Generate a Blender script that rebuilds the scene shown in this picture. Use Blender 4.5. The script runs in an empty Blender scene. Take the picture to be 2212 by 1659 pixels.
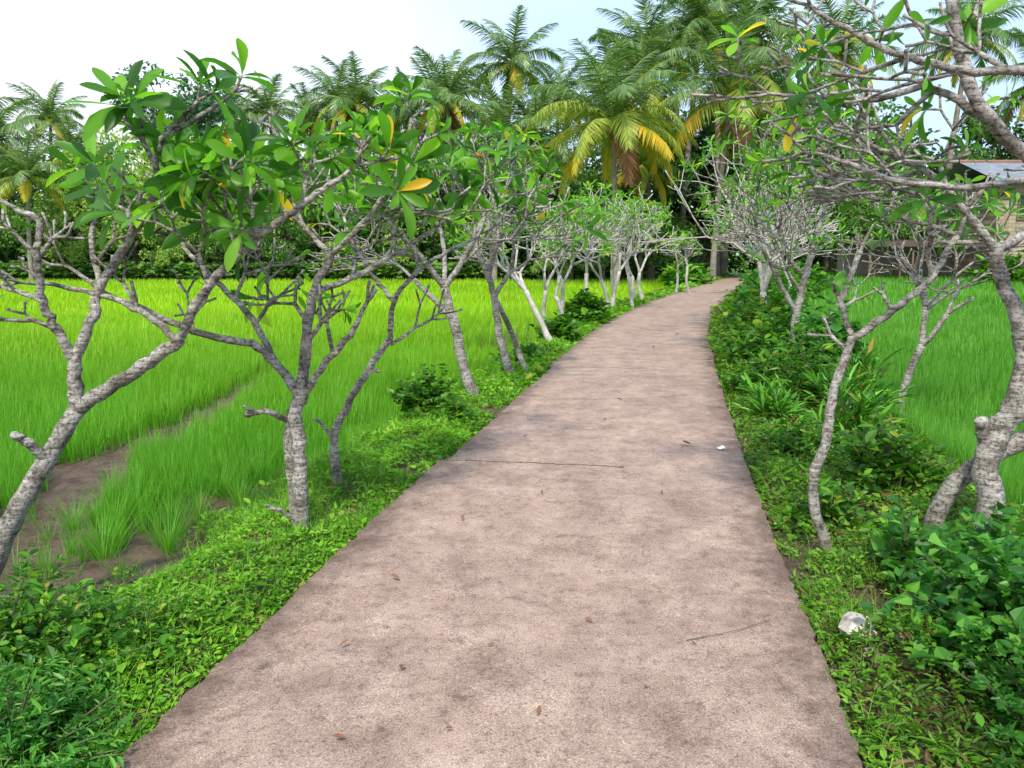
import bpy, math, random
import numpy as np
from mathutils import Vector, Matrix

rng = np.random.default_rng(7)
random.seed(7)
scene = bpy.context.scene
COL = scene.collection

# ------------------------------------------------------------------ helpers
def link(o):
    COL.objects.link(o); return o

def tag(o, label=None, category=None, kind=None, group=None):
    if label: o["label"] = label
    if category: o["category"] = category
    if kind: o["kind"] = kind
    if group: o["group"] = group
    return o

def np_mesh(name, V, F, mats, midx=None, smooth=False):
    V = np.asarray(V, dtype=np.float32); F = np.asarray(F, dtype=np.int32)
    me = bpy.data.meshes.new(name)
    me.vertices.add(len(V)); me.vertices.foreach_set('co', V.ravel())
    me.loops.add(F.size); me.loops.foreach_set('vertex_index', F.ravel())
    me.polygons.add(len(F))
    me.polygons.foreach_set('loop_start', np.arange(0, F.size, F.shape[1], dtype=np.int32))
    if midx is not None:
        me.polygons.foreach_set('material_index', np.asarray(midx, dtype=np.int32))
    me.polygons.foreach_set('use_smooth', np.full(len(F), smooth, dtype=bool))
    for m in mats: me.materials.append(m)
    me.update(calc_edges=True)
    return me

def obj(name, me, loc=(0, 0, 0), parent=None):
    o = bpy.data.objects.new(name, me); o.location = loc
    if parent: o.parent = parent
    return link(o)

def empty(name, loc):
    o = bpy.data.objects.new(name, None); o.location = loc; o.empty_display_size = .2
    return link(o)

def norm(a): return a / np.maximum(np.linalg.norm(a, axis=-1, keepdims=True), 1e-9)

def frames(d, n):
    d = norm(d); x = norm(np.cross(d, n)); z = np.cross(x, d)
    return np.stack([x, d, z], axis=1)

def instance(T, F, pos, R, S):
    k = len(T); n = len(pos)
    loc = T[None] * S[:, None, :]
    V = np.einsum('nki,nij->nkj', loc, R) + pos[:, None, :]
    FF = F[None] + (np.arange(n) * k)[:, None, None]
    return V.reshape(-1, 3), FF.reshape(-1, F.shape[1])

class Bag:
    def __init__(s): s.V = []; s.F = []; s.M = []; s.n = 0
    def add(s, V, F, m=0):
        if len(V) == 0: return
        s.V.append(np.asarray(V, float)); s.F.append(np.asarray(F) + s.n)
        s.M.append(np.full(len(F), m)); s.n += len(V)
    def mesh(s, name, mats, smooth=False, off=(0, 0, 0)):
        return np_mesh(name, np.concatenate(s.V) - np.array(off), np.concatenate(s.F), mats, np.concatenate(s.M), smooth)

def strip_template(ys, ws, fold, droop):
    V = []; F = []
    for y, w in zip(ys, ws):
        z = -droop * y * y
        V += [(-w, y, z + fold * w), (0, y, z), (w, y, z + fold * w)]
    for i in range(len(ys) - 1):
        a = 3 * i
        F += [(a, a + 1, a + 4, a + 3), (a + 1, a + 2, a + 5, a + 4)]
    return np.array(V), np.array(F)
PLUM = strip_template([0, .12, .3, .5, .7, .86, .96, 1.0], [.012, .03, .08, .125, .15, .12, .055, .005], .5, .22)
PLUM_FAR = strip_template([0, .3, .7, 1.0], [.015, .11, .16, .01], .4, .2)
STRAP = strip_template([0, .3, .7, 1.0], [.03, .07, .06, .003], .5, .45)
def six(w1, w2, fold, droop):
    V = np.array([(0, 0, 0), (w1, .3, fold * w1), (w2, .66, fold * w2 - droop * .4), (0, 1, -droop),
                  (-w2, .66, fold * w2 - droop * .4), (-w1, .3, fold * w1)])
    return V, np.array([(0, 1, 2, 3), (3, 4, 5, 0)])
OVAL = six(.24, .23, .35, .12)
BROAD = six(.40, .27, .3, .15)
NARROW = six(.13, .12, .4, .2)
BLADE = (np.array([(-.5, 0, 0), (.5, 0, 0), (-.42, .5, -.25), (.42, .5, -.25), (-.06, 1, -1), (.06, 1, -1)]),
         np.array([(0, 1, 3, 2), (2, 3, 5, 4)]))

# ------------------------------------------------------------------ materials
def new_mat(name):
    m = bpy.data.materials.new(name); m.use_nodes = True
    nt = m.node_tree
    for n in list(nt.nodes): nt.nodes.remove(n)
    out = nt.nodes.new('ShaderNodeOutputMaterial')
    return m, nt, out
def ramp(nt, stops, interp='LINEAR'):
    r = nt.nodes.new('ShaderNodeValToRGB'); cr = r.color_ramp; cr.interpolation = interp
    while len(cr.elements) < len(stops): cr.elements.new(.5)
    for e, (p, c) in zip(cr.elements, stops):
        e.position = p; e.color = (*c, 1)
    return r
def noise(nt, scale, detail=4, rough=.55, coord='Object'):
    tc = nt.nodes.new('ShaderNodeTexCoord'); n = nt.nodes.new('ShaderNodeTexNoise')
    n.inputs['Scale'].default_value = scale; n.inputs['Detail'].default_value = detail
    n.inputs['Roughness'].default_value = rough
    nt.links.new(tc.outputs[coord], n.inputs['Vector']); return n
def mixc(nt, a, b, f, mode='MIX'):
    m = nt.nodes.new('ShaderNodeMix'); m.data_type = 'RGBA'; m.blend_type = mode
    for sock, v in ((m.inputs[6], a), (m.inputs[7], b), (m.inputs[0], f)):
        if isinstance(v, bpy.types.NodeSocket): nt.links.new(v, sock)
        elif isinstance(v, (int, float)): sock.default_value = v
        else: sock.default_value = (*v, 1)
    return m.outputs[2]
def leaf_mat(name, stops, rough=.45, trans=.35, big=0.0, bigcol=(.5, .5, .5), tcol=1.6, spec=.3, field=None):
    m, nt, out = new_mat(name)
    g = nt.nodes.new('ShaderNodeNewGeometry')
    r = ramp(nt, stops); nt.links.new(g.outputs['Random Per Island'], r.inputs[0])
    col = r.outputs[0]
    if big > 0:
        n = noise(nt, big, 3)
        rr = ramp(nt, [(.35, bigcol), (.65, (1, 1, 1))]); nt.links.new(n.outputs[0], rr.inputs[0])
        col = mixc(nt, col, rr.outputs[0], 1.0, 'MULTIPLY')
    if field:   # sunlit yellow of the far rice put into the colour, duller nearby
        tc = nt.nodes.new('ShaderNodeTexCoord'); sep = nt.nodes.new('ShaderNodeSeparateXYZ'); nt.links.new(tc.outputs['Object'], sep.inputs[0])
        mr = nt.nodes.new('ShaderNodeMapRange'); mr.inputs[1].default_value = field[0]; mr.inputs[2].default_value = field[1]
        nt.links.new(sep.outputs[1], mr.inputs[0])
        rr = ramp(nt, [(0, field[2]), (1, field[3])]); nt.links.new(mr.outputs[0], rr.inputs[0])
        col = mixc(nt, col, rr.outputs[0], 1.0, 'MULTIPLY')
    p = nt.nodes.new('ShaderNodeBsdfPrincipled'); p.inputs['Roughness'].default_value = rough
    p.inputs['Specular IOR Level'].default_value = spec
    nt.links.new(col, p.inputs['Base Color'])
    t = nt.nodes.new('ShaderNodeBsdfTranslucent')
    tc = mixc(nt, col, (tcol, tcol * 1.05, tcol * .5), 1.0, 'MULTIPLY')
    nt.links.new(tc, t.inputs[0])
    mx = nt.nodes.new('ShaderNodeMixShader'); mx.inputs[0].default_value = trans
    nt.links.new(p.outputs[0], mx.inputs[1]); nt.links.new(t.outputs[0], mx.inputs[2])
    nt.links.new(mx.outputs[0], out.inputs[0])
    return m
def solid(name, c1, c2, scale, rough=.85, bump=.3, bscale=None, metal=0, detail=6):
    m, nt, out = new_mat(name)
    n = noise(nt, scale, detail, .65); r = ramp(nt, [(.3, c1), (.7, c2)]); nt.links.new(n.outputs[0], r.inputs[0])
    p = nt.nodes.new('ShaderNodeBsdfPrincipled'); p.inputs['Roughness'].default_value = rough
    p.inputs['Metallic'].default_value = metal
    nt.links.new(r.outputs[0], p.inputs['Base Color'])
    n2 = noise(nt, bscale or scale * 3, 5); b = nt.nodes.new('ShaderNodeBump'); b.inputs['Strength'].default_value = bump
    b.inputs['Distance'].default_value = .02
    nt.links.new(n2.outputs[0], b.inputs['Height']); nt.links.new(b.outputs[0], p.inputs['Normal'])
    nt.links.new(p.outputs[0], out.inputs[0])
    return m

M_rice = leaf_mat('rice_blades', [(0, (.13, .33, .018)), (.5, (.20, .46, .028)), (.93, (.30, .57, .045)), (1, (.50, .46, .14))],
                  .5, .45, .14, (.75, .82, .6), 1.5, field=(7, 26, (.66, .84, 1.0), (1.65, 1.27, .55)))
M_rice_r = leaf_mat('rice_blades_shaded', [(0, (.08, .26, .025)), (.5, (.13, .37, .04)), (1, (.22, .47, .07))],
                    .5, .4, .14, (.7, .8, .6), 1.5)  # darker copy of the rice, shade of the right paddy put into its colours
M_plum = leaf_mat('frangipani_leaf', [(0, (.020, .080, .009)), (.5, (.05, .165, .014)), (.80, (.11, .29, .022)), (.98, (.2, .41, .03)), (1, (.6, .36, .02))],
                  .40, .42, 0, tcol=2.6, spec=.34)
M_plumf = leaf_mat('frangipani_leaf_light', [(0, (.045, .15, .012)), (.5, (.10, .27, .02)), (.9, (.19, .41, .032)), (1, (.5, .40, .03))],
                  .45, .42, 0, tcol=2.2, spec=.25)
M_cover = leaf_mat('creeper_leaf', [(0, (.08, .24, .012)), (.5, (.18, .44, .022)), (.9, (.30, .58, .04)), (1, (.45, .38, .10))], .5, .35, 1.4, (.48, .58, .46))
M_cover_r = leaf_mat('shade_weed_leaf', [(0, (.06, .18, .012)), (.5, (.14, .34, .022)), (.86, (.25, .50, .04)), (.9, (.28, .19, .08)), (1, (.18, .11, .055))], .5, .33, 1.4, (.46, .52, .44))
M_shrub = leaf_mat('shrub_leaf', [(0, (.03, .12, .012)), (.55, (.085, .27, .02)), (.90, (.22, .48, .035)), (1, (.42, .44, .05))], .42, .38, 2.5, (.42, .52, .42))
M_shrub2 = leaf_mat('vine_leaf', [(0, (.03, .13, .025)), (.55, (.08, .29, .04)), (1, (.21, .50, .07))], .42, .38, 2.5, (.42, .54, .44))
M_strap = leaf_mat('strap_leaf', [(0, (.03, .12, .016)), (.5, (.07, .26, .02)), (.95, (.17, .42, .03)), (1, (.35, .15, .05))], .4, .3, 0)
M_palm = leaf_mat('palm_leaflet', [(0, (.04, .10, .025)), (.5, (.09, .185, .045)), (1, (.21, .32, .10))], .36, .3, 0, spec=.5)
M_palmy = leaf_mat('palm_leaflet_yellow_green', [(0, (.13, .22, .03)), (.5, (.26, .35, .05)), (1, (.46, .47, .08))], .4, .35, 0)
M_palmo = leaf_mat('palm_leaflet_ripe_yellow', [(0, (.30, .36, .04)), (.4, (.52, .45, .04)), (.75, (.76, .48, .025)), (1, (.5, .30, .03))], .45, .35, 0, tcol=1.2)
M_palmd = leaf_mat('palm_leaflet_dry', [(0, (.16, .07, .03)), (1, (.28, .14, .06))], .7, .2, 0, tcol=1.0)
M_far = [leaf_mat('wood_leaf_dark', [(0, (.03, .085, .022)), (.5, (.065, .16, .036)), (1, (.14, .28, .06))], .5, .25, .35, (.4, .5, .5)),
         leaf_mat('wood_leaf_mid', [(0, (.07, .17, .04)), (.5, (.14, .29, .055)), (1, (.25, .43, .09))], .5, .3, .35, (.5, .55, .5)),
         leaf_mat('wood_leaf_light', [(0, (.20, .33, .06)), (.5, (.33, .50, .10)), (1, (.48, .63, .17))], .5, .35, .35, (.6, .65, .55)),
         leaf_mat('wood_leaf_blue', [(0, (.03, .11, .05)), (.5, (.07, .20, .085)), (1, (.14, .29, .12))], .5, .25, .35, (.5, .55, .6)),
         leaf_mat('undergrowth_leaf', [(0, (.03, .09, .02)), (.5, (.09, .20, .04)), (.85, (.18, .33, .06)), (1, (.36, .44, .12))], .5, .25, .22, (.30, .36, .36))]

def bark_mat():
    m, nt, out = new_mat('frangipani_bark')
    tc = nt.nodes.new('ShaderNodeTexCoord')
    mp = nt.nodes.new('ShaderNodeMapping'); mp.inputs['Scale'].default_value = (9, 9, 60)
    nt.links.new(tc.outputs['Object'], mp.inputs[0])
    n = nt.nodes.new('ShaderNodeTexNoise'); n.inputs['Scale'].default_value = 1; n.inputs['Detail'].default_value = 6; n.inputs['Roughness'].default_value = .7
    nt.links.new(mp.outputs[0], n.inputs[0])
    r = ramp(nt, [(.34, (.10, .085, .07)), (.46, (.31, .29, .265)), (.6, (.47, .45, .425)), (.8, (.66, .65, .62))])
    nt.links.new(n.outputs[0], r.inputs[0])
    n2 = noise(nt, 55, 6, .75); r2 = ramp(nt, [(.41, (.22, .19, .16)), (.51, (1, 1, 1))]); nt.links.new(n2.outputs[0], r2.inputs[0])
    n3 = noise(nt, 6, 5, .65); r3 = ramp(nt, [(.38, (.40, .38, .34)), (.54, (1, 1, 1)), (.72, (1.2, 1.2, 1.2))]); nt.links.new(n3.outputs[0], r3.inputs[0])
    c = mixc(nt, r.outputs[0], r2.outputs[0], .85, 'MULTIPLY'); c = mixc(nt, c, r3.outputs[0], .9, 'MULTIPLY')
    p = nt.nodes.new('ShaderNodeBsdfPrincipled'); p.inputs['Roughness'].default_value = .85; p.inputs['Specular IOR Level'].default_value = .25
    nt.links.new(c, p.inputs['Base Color'])
    b = nt.nodes.new('ShaderNodeBump'); b.inputs['Strength'].default_value = .9; b.inputs['Distance'].default_value = .010
    nt.links.new(n.outputs[0], b.inputs['Height'])
    b2 = nt.nodes.new('ShaderNodeBump'); b2.inputs['Strength'].default_value = .6; b2.inputs['Distance'].default_value = .008
    nt.links.new(n2.outputs[0], b2.inputs['Height']); nt.links.new(b.outputs[0], b2.inputs['Normal'])
    nt.links.new(b2.outputs[0], p.inputs['Normal'])
    nt.links.new(p.outputs[0], out.inputs[0]); return m
M_bark = bark_mat()
M_barkf = solid('pale_twig_bark', (.26, .245, .225), (.56, .54, .51), 14, .85, .2)
M_palmtrunk = solid('palm_trunk_bark', (.13, .11, .09), (.30, .27, .23), 3, .9, .5)
M_trunk = solid('wood_trunk_bark', (.06, .05, .04), (.16, .13, .10), 3, .9, .4)
M_coco = solid('coconut_husk', (.20, .13, .03), (.35, .25, .05), 4, .6, .1)
M_stem = solid('shrub_stem', (.06, .07, .03), (.12, .12, .05), 8, .8, .2)

# ------------------------------------------------------------------ path and terrain
CL = np.array([(-.35, -6), (-.30, -2), (-.20, 0.5), (-.075, 2.19), (.08, 3.02), (.25, 3.95), (.60, 5.7), (1.24, 8.75), (2.03, 12.3),
               (3.25, 17.4), (5.55, 25), (8.6, 33.5), (12.4, 43.5), (15.2, 51), (18.4, 58), (24, 66)], float)
def catmull(P, sub):
    P = np.asarray(P, float); Q = np.vstack([2 * P[0] - P[1], P, 2 * P[-1] - P[-2]]); out = []
    for i in range(1, len(Q) - 2):
        for j in range(sub):
            t = j / sub; a, b, c, d = Q[i - 1], Q[i], Q[i + 1], Q[i + 2]
            out.append(.5 * ((2 * b) + (-a + c) * t + (2 * a - 5 * b + 4 * c - d) * t * t + (-a + 3 * b - 3 * c + d) * t ** 3))
    out.append(P[-1]); return np.array(out)
CLs = catmull(CL, 8)
seg = np.diff(CLs, axis=0); seglen = np.linalg.norm(seg, axis=1); cum = np.concatenate([[0], np.cumsum(seglen)])
HALF = 1.18
def path_dist(x, y):
    x = np.asarray(x, float).ravel(); y = np.asarray(y, float).ravel()
    best = np.full(x.shape, 1e9); sd = np.zeros(x.shape)
    for i in range(len(seg)):
        ax, ay = CLs[i]; dx, dy = seg[i]; L2 = seglen[i] ** 2
        t = np.clip(((x - ax) * dx + (y - ay) * dy) / L2, 0, 1)
        qx = x - ax - t * dx; qy = y - ay - t * dy; d = np.hypot(qx, qy)
        cr = np.sign(dy * qx - dx * qy)
        u = d < best; best[u] = d[u]; sd[u] = cr[u]
    return best - HALF, sd
def sstep(a, b, v):
    t = np.clip((v - a) / (b - a), 0, 1); return t * t * (3 - 2 * t)
def wav(x, y, f, s=0):
    return (np.sin(x * f + s) * np.cos(y * f * 1.13 + s * 2) + .6 * np.sin(x * f * 2.3 + y * f * 1.7 + s) + .4 * np.cos(x * f * 4.1 - y * f * 3.7 + s * 3)) / 2
def ground(x, y, e=None, sd=None):
    x = np.asarray(x, float).ravel(); y = np.asarray(y, float).ravel()
    if e is None: e, sd = path_dist(x, y)
    zl = -.05 - .36 * sstep(.55, 1.5, e); zr = -.05 - .36 * sstep(1.2, 2.3, e) + .5 * sstep(18, 55, y) * sstep(1.8, 4, e)
    z = np.where(sd < 0, zl, zr)
    z = z + .45 * sstep(52, 58, y) * sstep(1, 4, e)
    z = z + wav(x, y, 3.1) * .02 * sstep(0.05, .5, e) + wav(x, y, .9, 2) * .02 * sstep(0.3, 1, e) + wav(x, y, 9.7, 1) * .018 * sstep(.8, 1.4, e) + wav(x, y, 23, 1) * .009 * sstep(.8, 1.4, e) * (y < 14)
    z = np.where(e < .02, -.07, z)
    return z

def axis_pts(lo, hi, c0, c1, step, g=1.18):
    a = list(np.arange(c0, c1 + 1e-6, step)); s = step; v = c1
    while v < hi: s *= g; v += s; a.append(v)
    s = step; v = c0
    while v > lo: s *= g; v -= s; a.insert(0, v)
    return np.array(a)
xs = axis_pts(-700, 700, -6, 5, .05); ys = axis_pts(-40, 1200, 1.5, 12, .05, 1.08)
X, Y = np.meshgrid(xs, ys); Z = ground(X, Y)
V = np.stack([X.ravel(), Y.ravel(), Z], 1); nx = len(xs); ny = len(ys)
ii, jj = np.meshgrid(np.arange(nx - 1), np.arange(ny - 1)); a = (jj * nx + ii).ravel()
F = np.stack([a, a + 1, a + nx + 1, a + nx], 1)
def ground_mat():
    m, nt, out = new_mat('mud_and_soil')
    n = noise(nt, 4.2, 10, .78); r = ramp(nt, [(.32, (.055, .033, .020)), (.48, (.16, .103, .070)), (.70, (.31, .21, .15))]); nt.links.new(n.outputs[0], r.inputs[0])
    nl = noise(nt, 34, 5, .7); rl = ramp(nt, [(.60, (1, 1, 1)), (.66, (.35, .28, .2))]); nt.links.new(nl.outputs[0], rl.inputs[0])
    cc = mixc(nt, r.outputs[0], rl.outputs[0], .8, 'MULTIPLY')
    p = nt.nodes.new('ShaderNodeBsdfPrincipled')
    nr = noise(nt, 1.6, 4); rr = ramp(nt, [(.40, (.25,) * 3), (.52, (.88,) * 3)]); nt.links.new(nr.outputs[0], rr.inputs[0])
    nt.links.new(rr.outputs[0], p.inputs['Roughness'])
    sep = nt.nodes.new('ShaderNodeSeparateXYZ'); tc = nt.nodes.new('ShaderNodeTexCoord'); nt.links.new(tc.outputs['Object'], sep.inputs[0])
    mr = nt.nodes.new('ShaderNodeMapRange'); mr.inputs[1].default_value = 14; mr.inputs[2].default_value = 26
    nt.links.new(sep.outputs[1], mr.inputs[0])
    c = mixc(nt, cc, (.14, .28, .02), mr.outputs[0])
    nt.links.new(c, p.inputs['Base Color'])
    b = nt.nodes.new('ShaderNodeBump'); b.inputs['Strength'].default_value = 1; b.inputs['Distance'].default_value = .12
    n2 = noise(nt, 9, 10, .75); nt.links.new(n2.outputs[0], b.inputs['Height']); nt.links.new(b.outputs[0], p.inputs['Normal'])
    nt.links.new(p.outputs[0], out.inputs[0]); return m
g = obj('ground', np_mesh('ground', V, F, [ground_mat()], smooth=True)); tag(g, 'muddy brown soil of flooded rice fields beside a path', 'ground', 'structure')

def path_mat():
    m, nt, out = new_mat('weathered_concrete')
    n1 = noise(nt, 3.1, 10, .74); r1 = ramp(nt, [(.32, (.215, .150, .120)), (.5, (.325, .237, .195)), (.68, (.43, .33, .275))]); nt.links.new(n1.outputs[0], r1.inputs[0])
    n0 = noise(nt, .8, 4, .6); r0 = ramp(nt, [(.36, (.90, .88, .89)), (.6, (1.06, 1.05, 1.03))]); nt.links.new(n0.outputs[0], r0.inputs[0])
    c = mixc(nt, r1.outputs[0], r0.outputs[0], 1, 'MULTIPLY')
    n2 = noise(nt, 15, 9, .85); r2 = ramp(nt, [(.37, (.45, .42, .42)), (.48, (1, 1, 1)), (.75, (1.15, 1.12, 1.08))]); nt.links.new(n2.outputs[0], r2.inputs[0])
    c = mixc(nt, c, r2.outputs[0], .75, 'MULTIPLY')
    n3 = noise(nt, 150, 3, .8); r3 = ramp(nt, [(.36, (.22, .2, .2)), (.46, (1, 1, 1)), (.58, (1.1, 1.1, 1.08)), (.66, (2.2, 2.2, 2.15))]); nt.links.new(n3.outputs[0], r3.inputs[0])
    c = mixc(nt, c, r3.outputs[0], .8, 'MULTIPLY')
    n5 = noise(nt, 42, 6, .75); r5 = ramp(nt, [(.56, (1, 1, 1)), (.66, (.40, .36, .36))]); nt.links.new(n5.outputs[0], r5.inputs[0])
    c = mixc(nt, c, r5.outputs[0], .75, 'MULTIPLY')
    at = nt.nodes.new('ShaderNodeAttribute'); at.attribute_name = 'across'
    n4 = noise(nt, 5.5, 9, .8)
    ad = nt.nodes.new('ShaderNodeMath'); ad.operation = 'MULTIPLY_ADD'; ad.inputs[1].default_value = .9; nt.links.new(n4.outputs[0], ad.inputs[0]); nt.links.new(at.outputs['Fac'], ad.inputs[2])
    r4 = ramp(nt, [(.79, (1, 1, 1)), (.93, (.44, .41, .40))])
    sc = nt.nodes.new('ShaderNodeMath'); sc.operation = 'MULTIPLY'; sc.inputs[1].default_value = .64; nt.links.new(ad.outputs[0], sc.inputs[0]); nt.links.new(sc.outputs[0], r4.inputs[0])
    c = mixc(nt, c, r4.outputs[0], .9, 'MULTIPLY')
    al = nt.nodes.new('ShaderNodeAttribute'); al.attribute_name = 'along'
    la = nt.nodes.new('ShaderNodeAttribute'); la.attribute_name = 'lateral'
    nj = noise(nt, 5, 6, .75); wob = nt.nodes.new('ShaderNodeMath'); wob.operation = 'MULTIPLY_ADD'; wob.inputs[1].default_value = .12
    nt.links.new(nj.outputs[0], wob.inputs[0]); nt.links.new(al.outputs['Fac'], wob.inputs[2])
    jm = None
    for pos in (JOINTS):
        s = nt.nodes.new('ShaderNodeMath'); s.operation = 'COMPARE'; s.inputs[1].default_value = pos + .06; s.inputs[2].default_value = .010
        nt.links.new(wob.outputs[0], s.inputs[0])
        if jm is None: jm = s.outputs[0]
        else:
            q = nt.nodes.new('ShaderNodeMath'); q.operation = 'MAXIMUM'; nt.links.new(jm, q.inputs[0]); nt.links.new(s.outputs[0], q.inputs[1]); jm = q.outputs[0]
    lt = nt.nodes.new('ShaderNodeMath'); lt.operation = 'LESS_THAN'; lt.inputs[1].default_value = .22; nt.links.new(la.outputs['Fac'], lt.inputs[0])
    brk = ramp(nt, [(.38, (.15, .15, .15)), (.46, (1, 1, 1))]); nt.links.new(n2.outputs[0], brk.inputs[0])
    jf0 = nt.nodes.new('ShaderNodeMath'); jf0.operation = 'MULTIPLY'; nt.links.new(jm, jf0.inputs[0]); nt.links.new(brk.outputs[0], jf0.inputs[1])
    jf = nt.nodes.new('ShaderNodeMath'); jf.operation = 'MULTIPLY'; nt.links.new(jf0.outputs[0], jf.inputs[0]); nt.links.new(lt.outputs[0], jf.inputs[1])
    c = mixc(nt, c, (.04, .028, .024), jf.outputs[0])
    p = nt.nodes.new('ShaderNodeBsdfPrincipled'); p.inputs['Roughness'].default_value = .8; p.inputs['Specular IOR Level'].default_value = .3
    nt.links.new(c, p.inputs['Base Color'])
    b = nt.nodes.new('ShaderNodeBump'); b.inputs['Strength'].default_value = .5; b.inputs['Distance'].default_value = .004
    nb = noise(nt, 130, 4, .8); nt.links.new(nb.outputs[0], b.inputs['Height'])
    b2 = nt.nodes.new('ShaderNodeBump'); b2.inputs['Strength'].default_value = .35; b2.inputs['Distance'].default_value = .012
    nt.links.new(n2.outputs[0], b2.inputs['Height']); nt.links.new(b.outputs[0], b2.inputs['Normal'])
    nt.links.new(b2.outputs[0], p.inputs['Normal']); nt.links.new(p.outputs[0], out.inputs[0]); return m
def arc_at(y):
    return float(np.interp(y, CLs[:, 1], cum))
JOINTS = [arc_at(5.62), arc_at(10.6), arc_at(15.4), arc_at(20.5)]
ss = np.concatenate([np.arange(0, arc_at(9), .04), np.arange(arc_at(9), cum[-1], .2)])
px = np.interp(ss, cum, CLs[:, 0]); py = np.interp(ss, cum, CLs[:, 1])
tx = np.gradient(px); ty = np.gradient(py); tl = np.hypot(tx, ty); nxn = ty / tl; nyn = -tx / tl
W = 26; us = np.concatenate([[-1, -.992], np.linspace(-.95, .95, W - 4), [.992, 1]])
V = []; across = []; along = []; lateral = []
wl = HALF + .008 * wav(ss, ss * .3, 1.0) + .007 * rng.standard_normal(len(ss))
wr = HALF + .008 * wav(ss, ss * .3, 1.1, 4) + .006 * rng.standard_normal(len(ss))
wl = wl - .07 * ((ss > JOINTS[0]) & (ss < JOINTS[1]))
for i in range(len(ss)):
    for k, u in enumerate(us):
        w = wl[i] if u < 0 else wr[i]
        x = px[i] + nxn[i] * u * w; y = py[i] + nyn[i] * u * w
        z = .006 * math.sin(x * 2.1 + y) * math.cos(y * 1.3) + .02 * (1 - u * u) - (.004 if abs(u) == 1 else 0)
        V.append((x, y, z)); across.append(abs(u)); along.append(ss[i]); lateral.append(u)
n = len(ss); F = []
a = (np.arange(n - 1)[:, None] * W + np.arange(W - 1)[None]).ravel()
F = np.stack([a, a + 1, a + W + 1, a + W], 1).tolist()
base = len(V)
for i in range(n):
    for k in (0, W - 1):
        x, y, z = V[i * W + k]
        for dz in (0, .12):
            V.append((x, y, z - dz)); across.append(1.0); along.append(ss[i]); lateral.append(1.0)
for i in range(n - 1):
    b0 = base + 4 * i; b1 = b0 + 4
    F.append([b0, b1, b1 + 1, b0 + 1]); F.append([b0 + 2, b0 + 3, b1 + 3, b1 + 2])
me = np_mesh('path', V, F, [path_mat()], smooth=True)
for nm, arr in (('across', across), ('along', along), ('lateral', lateral)):
    at = me.attributes.new(nm, 'FLOAT', 'POINT'); at.data.foreach_set('value', np.array(arr, dtype=np.float32))
tag(obj('path', me), 'weathered pinkish tan concrete footpath between rice fields', 'path', 'structure')

# ------------------------------------------------------------------ rice
def chan_dist(x, y):
    P = [(-3.3, 3.6), (-3.3, 5.1), (-3.9, 7.0), (-3.72, 8.8), (-4.0, 12.5), (-3.5, 17)]
    best = np.full(x.shape, 1e9)
    for (ax, ay), (bx, by) in zip(P[:-1], P[1:]):
        dx, dy = bx - ax, by - ay; t = np.clip(((x - ax) * dx + (y - ay) * dy) / (dx * dx + dy * dy), 0, 1)
        best = np.minimum(best, np.hypot(x - ax - t * dx, y - ay - t * dy))
    return best
def rice_points(r0, r1, dens, side, amax=44):
    area = math.radians(amax * 2) / 2 * (r1 ** 2 - r0 ** 2); n = int(area * dens)
    r = np.sqrt(rng.uniform(r0 ** 2, r1 ** 2, n)); a = np.radians(rng.uniform(-amax, amax, n))
    x = r * np.sin(a); y = r * np.cos(a)
    e, sd = path_dist(x, y)
    if side < 0:
        thr = 1.22 + .80 * sstep(7.2, 5.4, y) + wav(x, y, 1.7) * .22
        cw = np.interp(y, [3.5, 5.5, 7.5, 9, 13, 17], [.42, .40, .36, .28, .15, .07])
        ok = (sd < 0) & (e > thr) & (chan_dist(x, y) > cw * (1 + .6 * wav(x, y, 4.0))) & (y < 53)
        ok &= ~((e < thr + .5) & (y < 7.5) & (wav(x, y, 8.3, 1) < -.1))
    else:
        thr = 1.75 + wav(x, y, 1.7) * .15
        ok = (sd > 0) & (e > thr) & (y < 54)
    return x[ok], y[ok], (e - thr)[ok]
def tufts(bag, lst, w=.0042):
    for cx, cy, k, hh in lst:
        az = rng.uniform(0, 6.28, k); rr = np.abs(rng.normal(0, .05, k)); x = cx + np.cos(az) * rr; y = cy + np.sin(az) * rr
        z = ground(x, y) - .02; h = rng.uniform(.45, 1.0, k) * hh
        d = np.stack([np.cos(az) * (.10 + rr * 5), np.sin(az) * (.10 + rr * 5), np.ones(k)], 1); nrm = np.stack([-np.cos(az), -np.sin(az), np.full(k, .2)], 1)
        V, F = instance(BLADE[0], BLADE[1], np.stack([x, y, z], 1), frames(d, nrm), np.stack([np.full(k, w), h, h * .3], 1)); bag.add(V, F)
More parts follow.
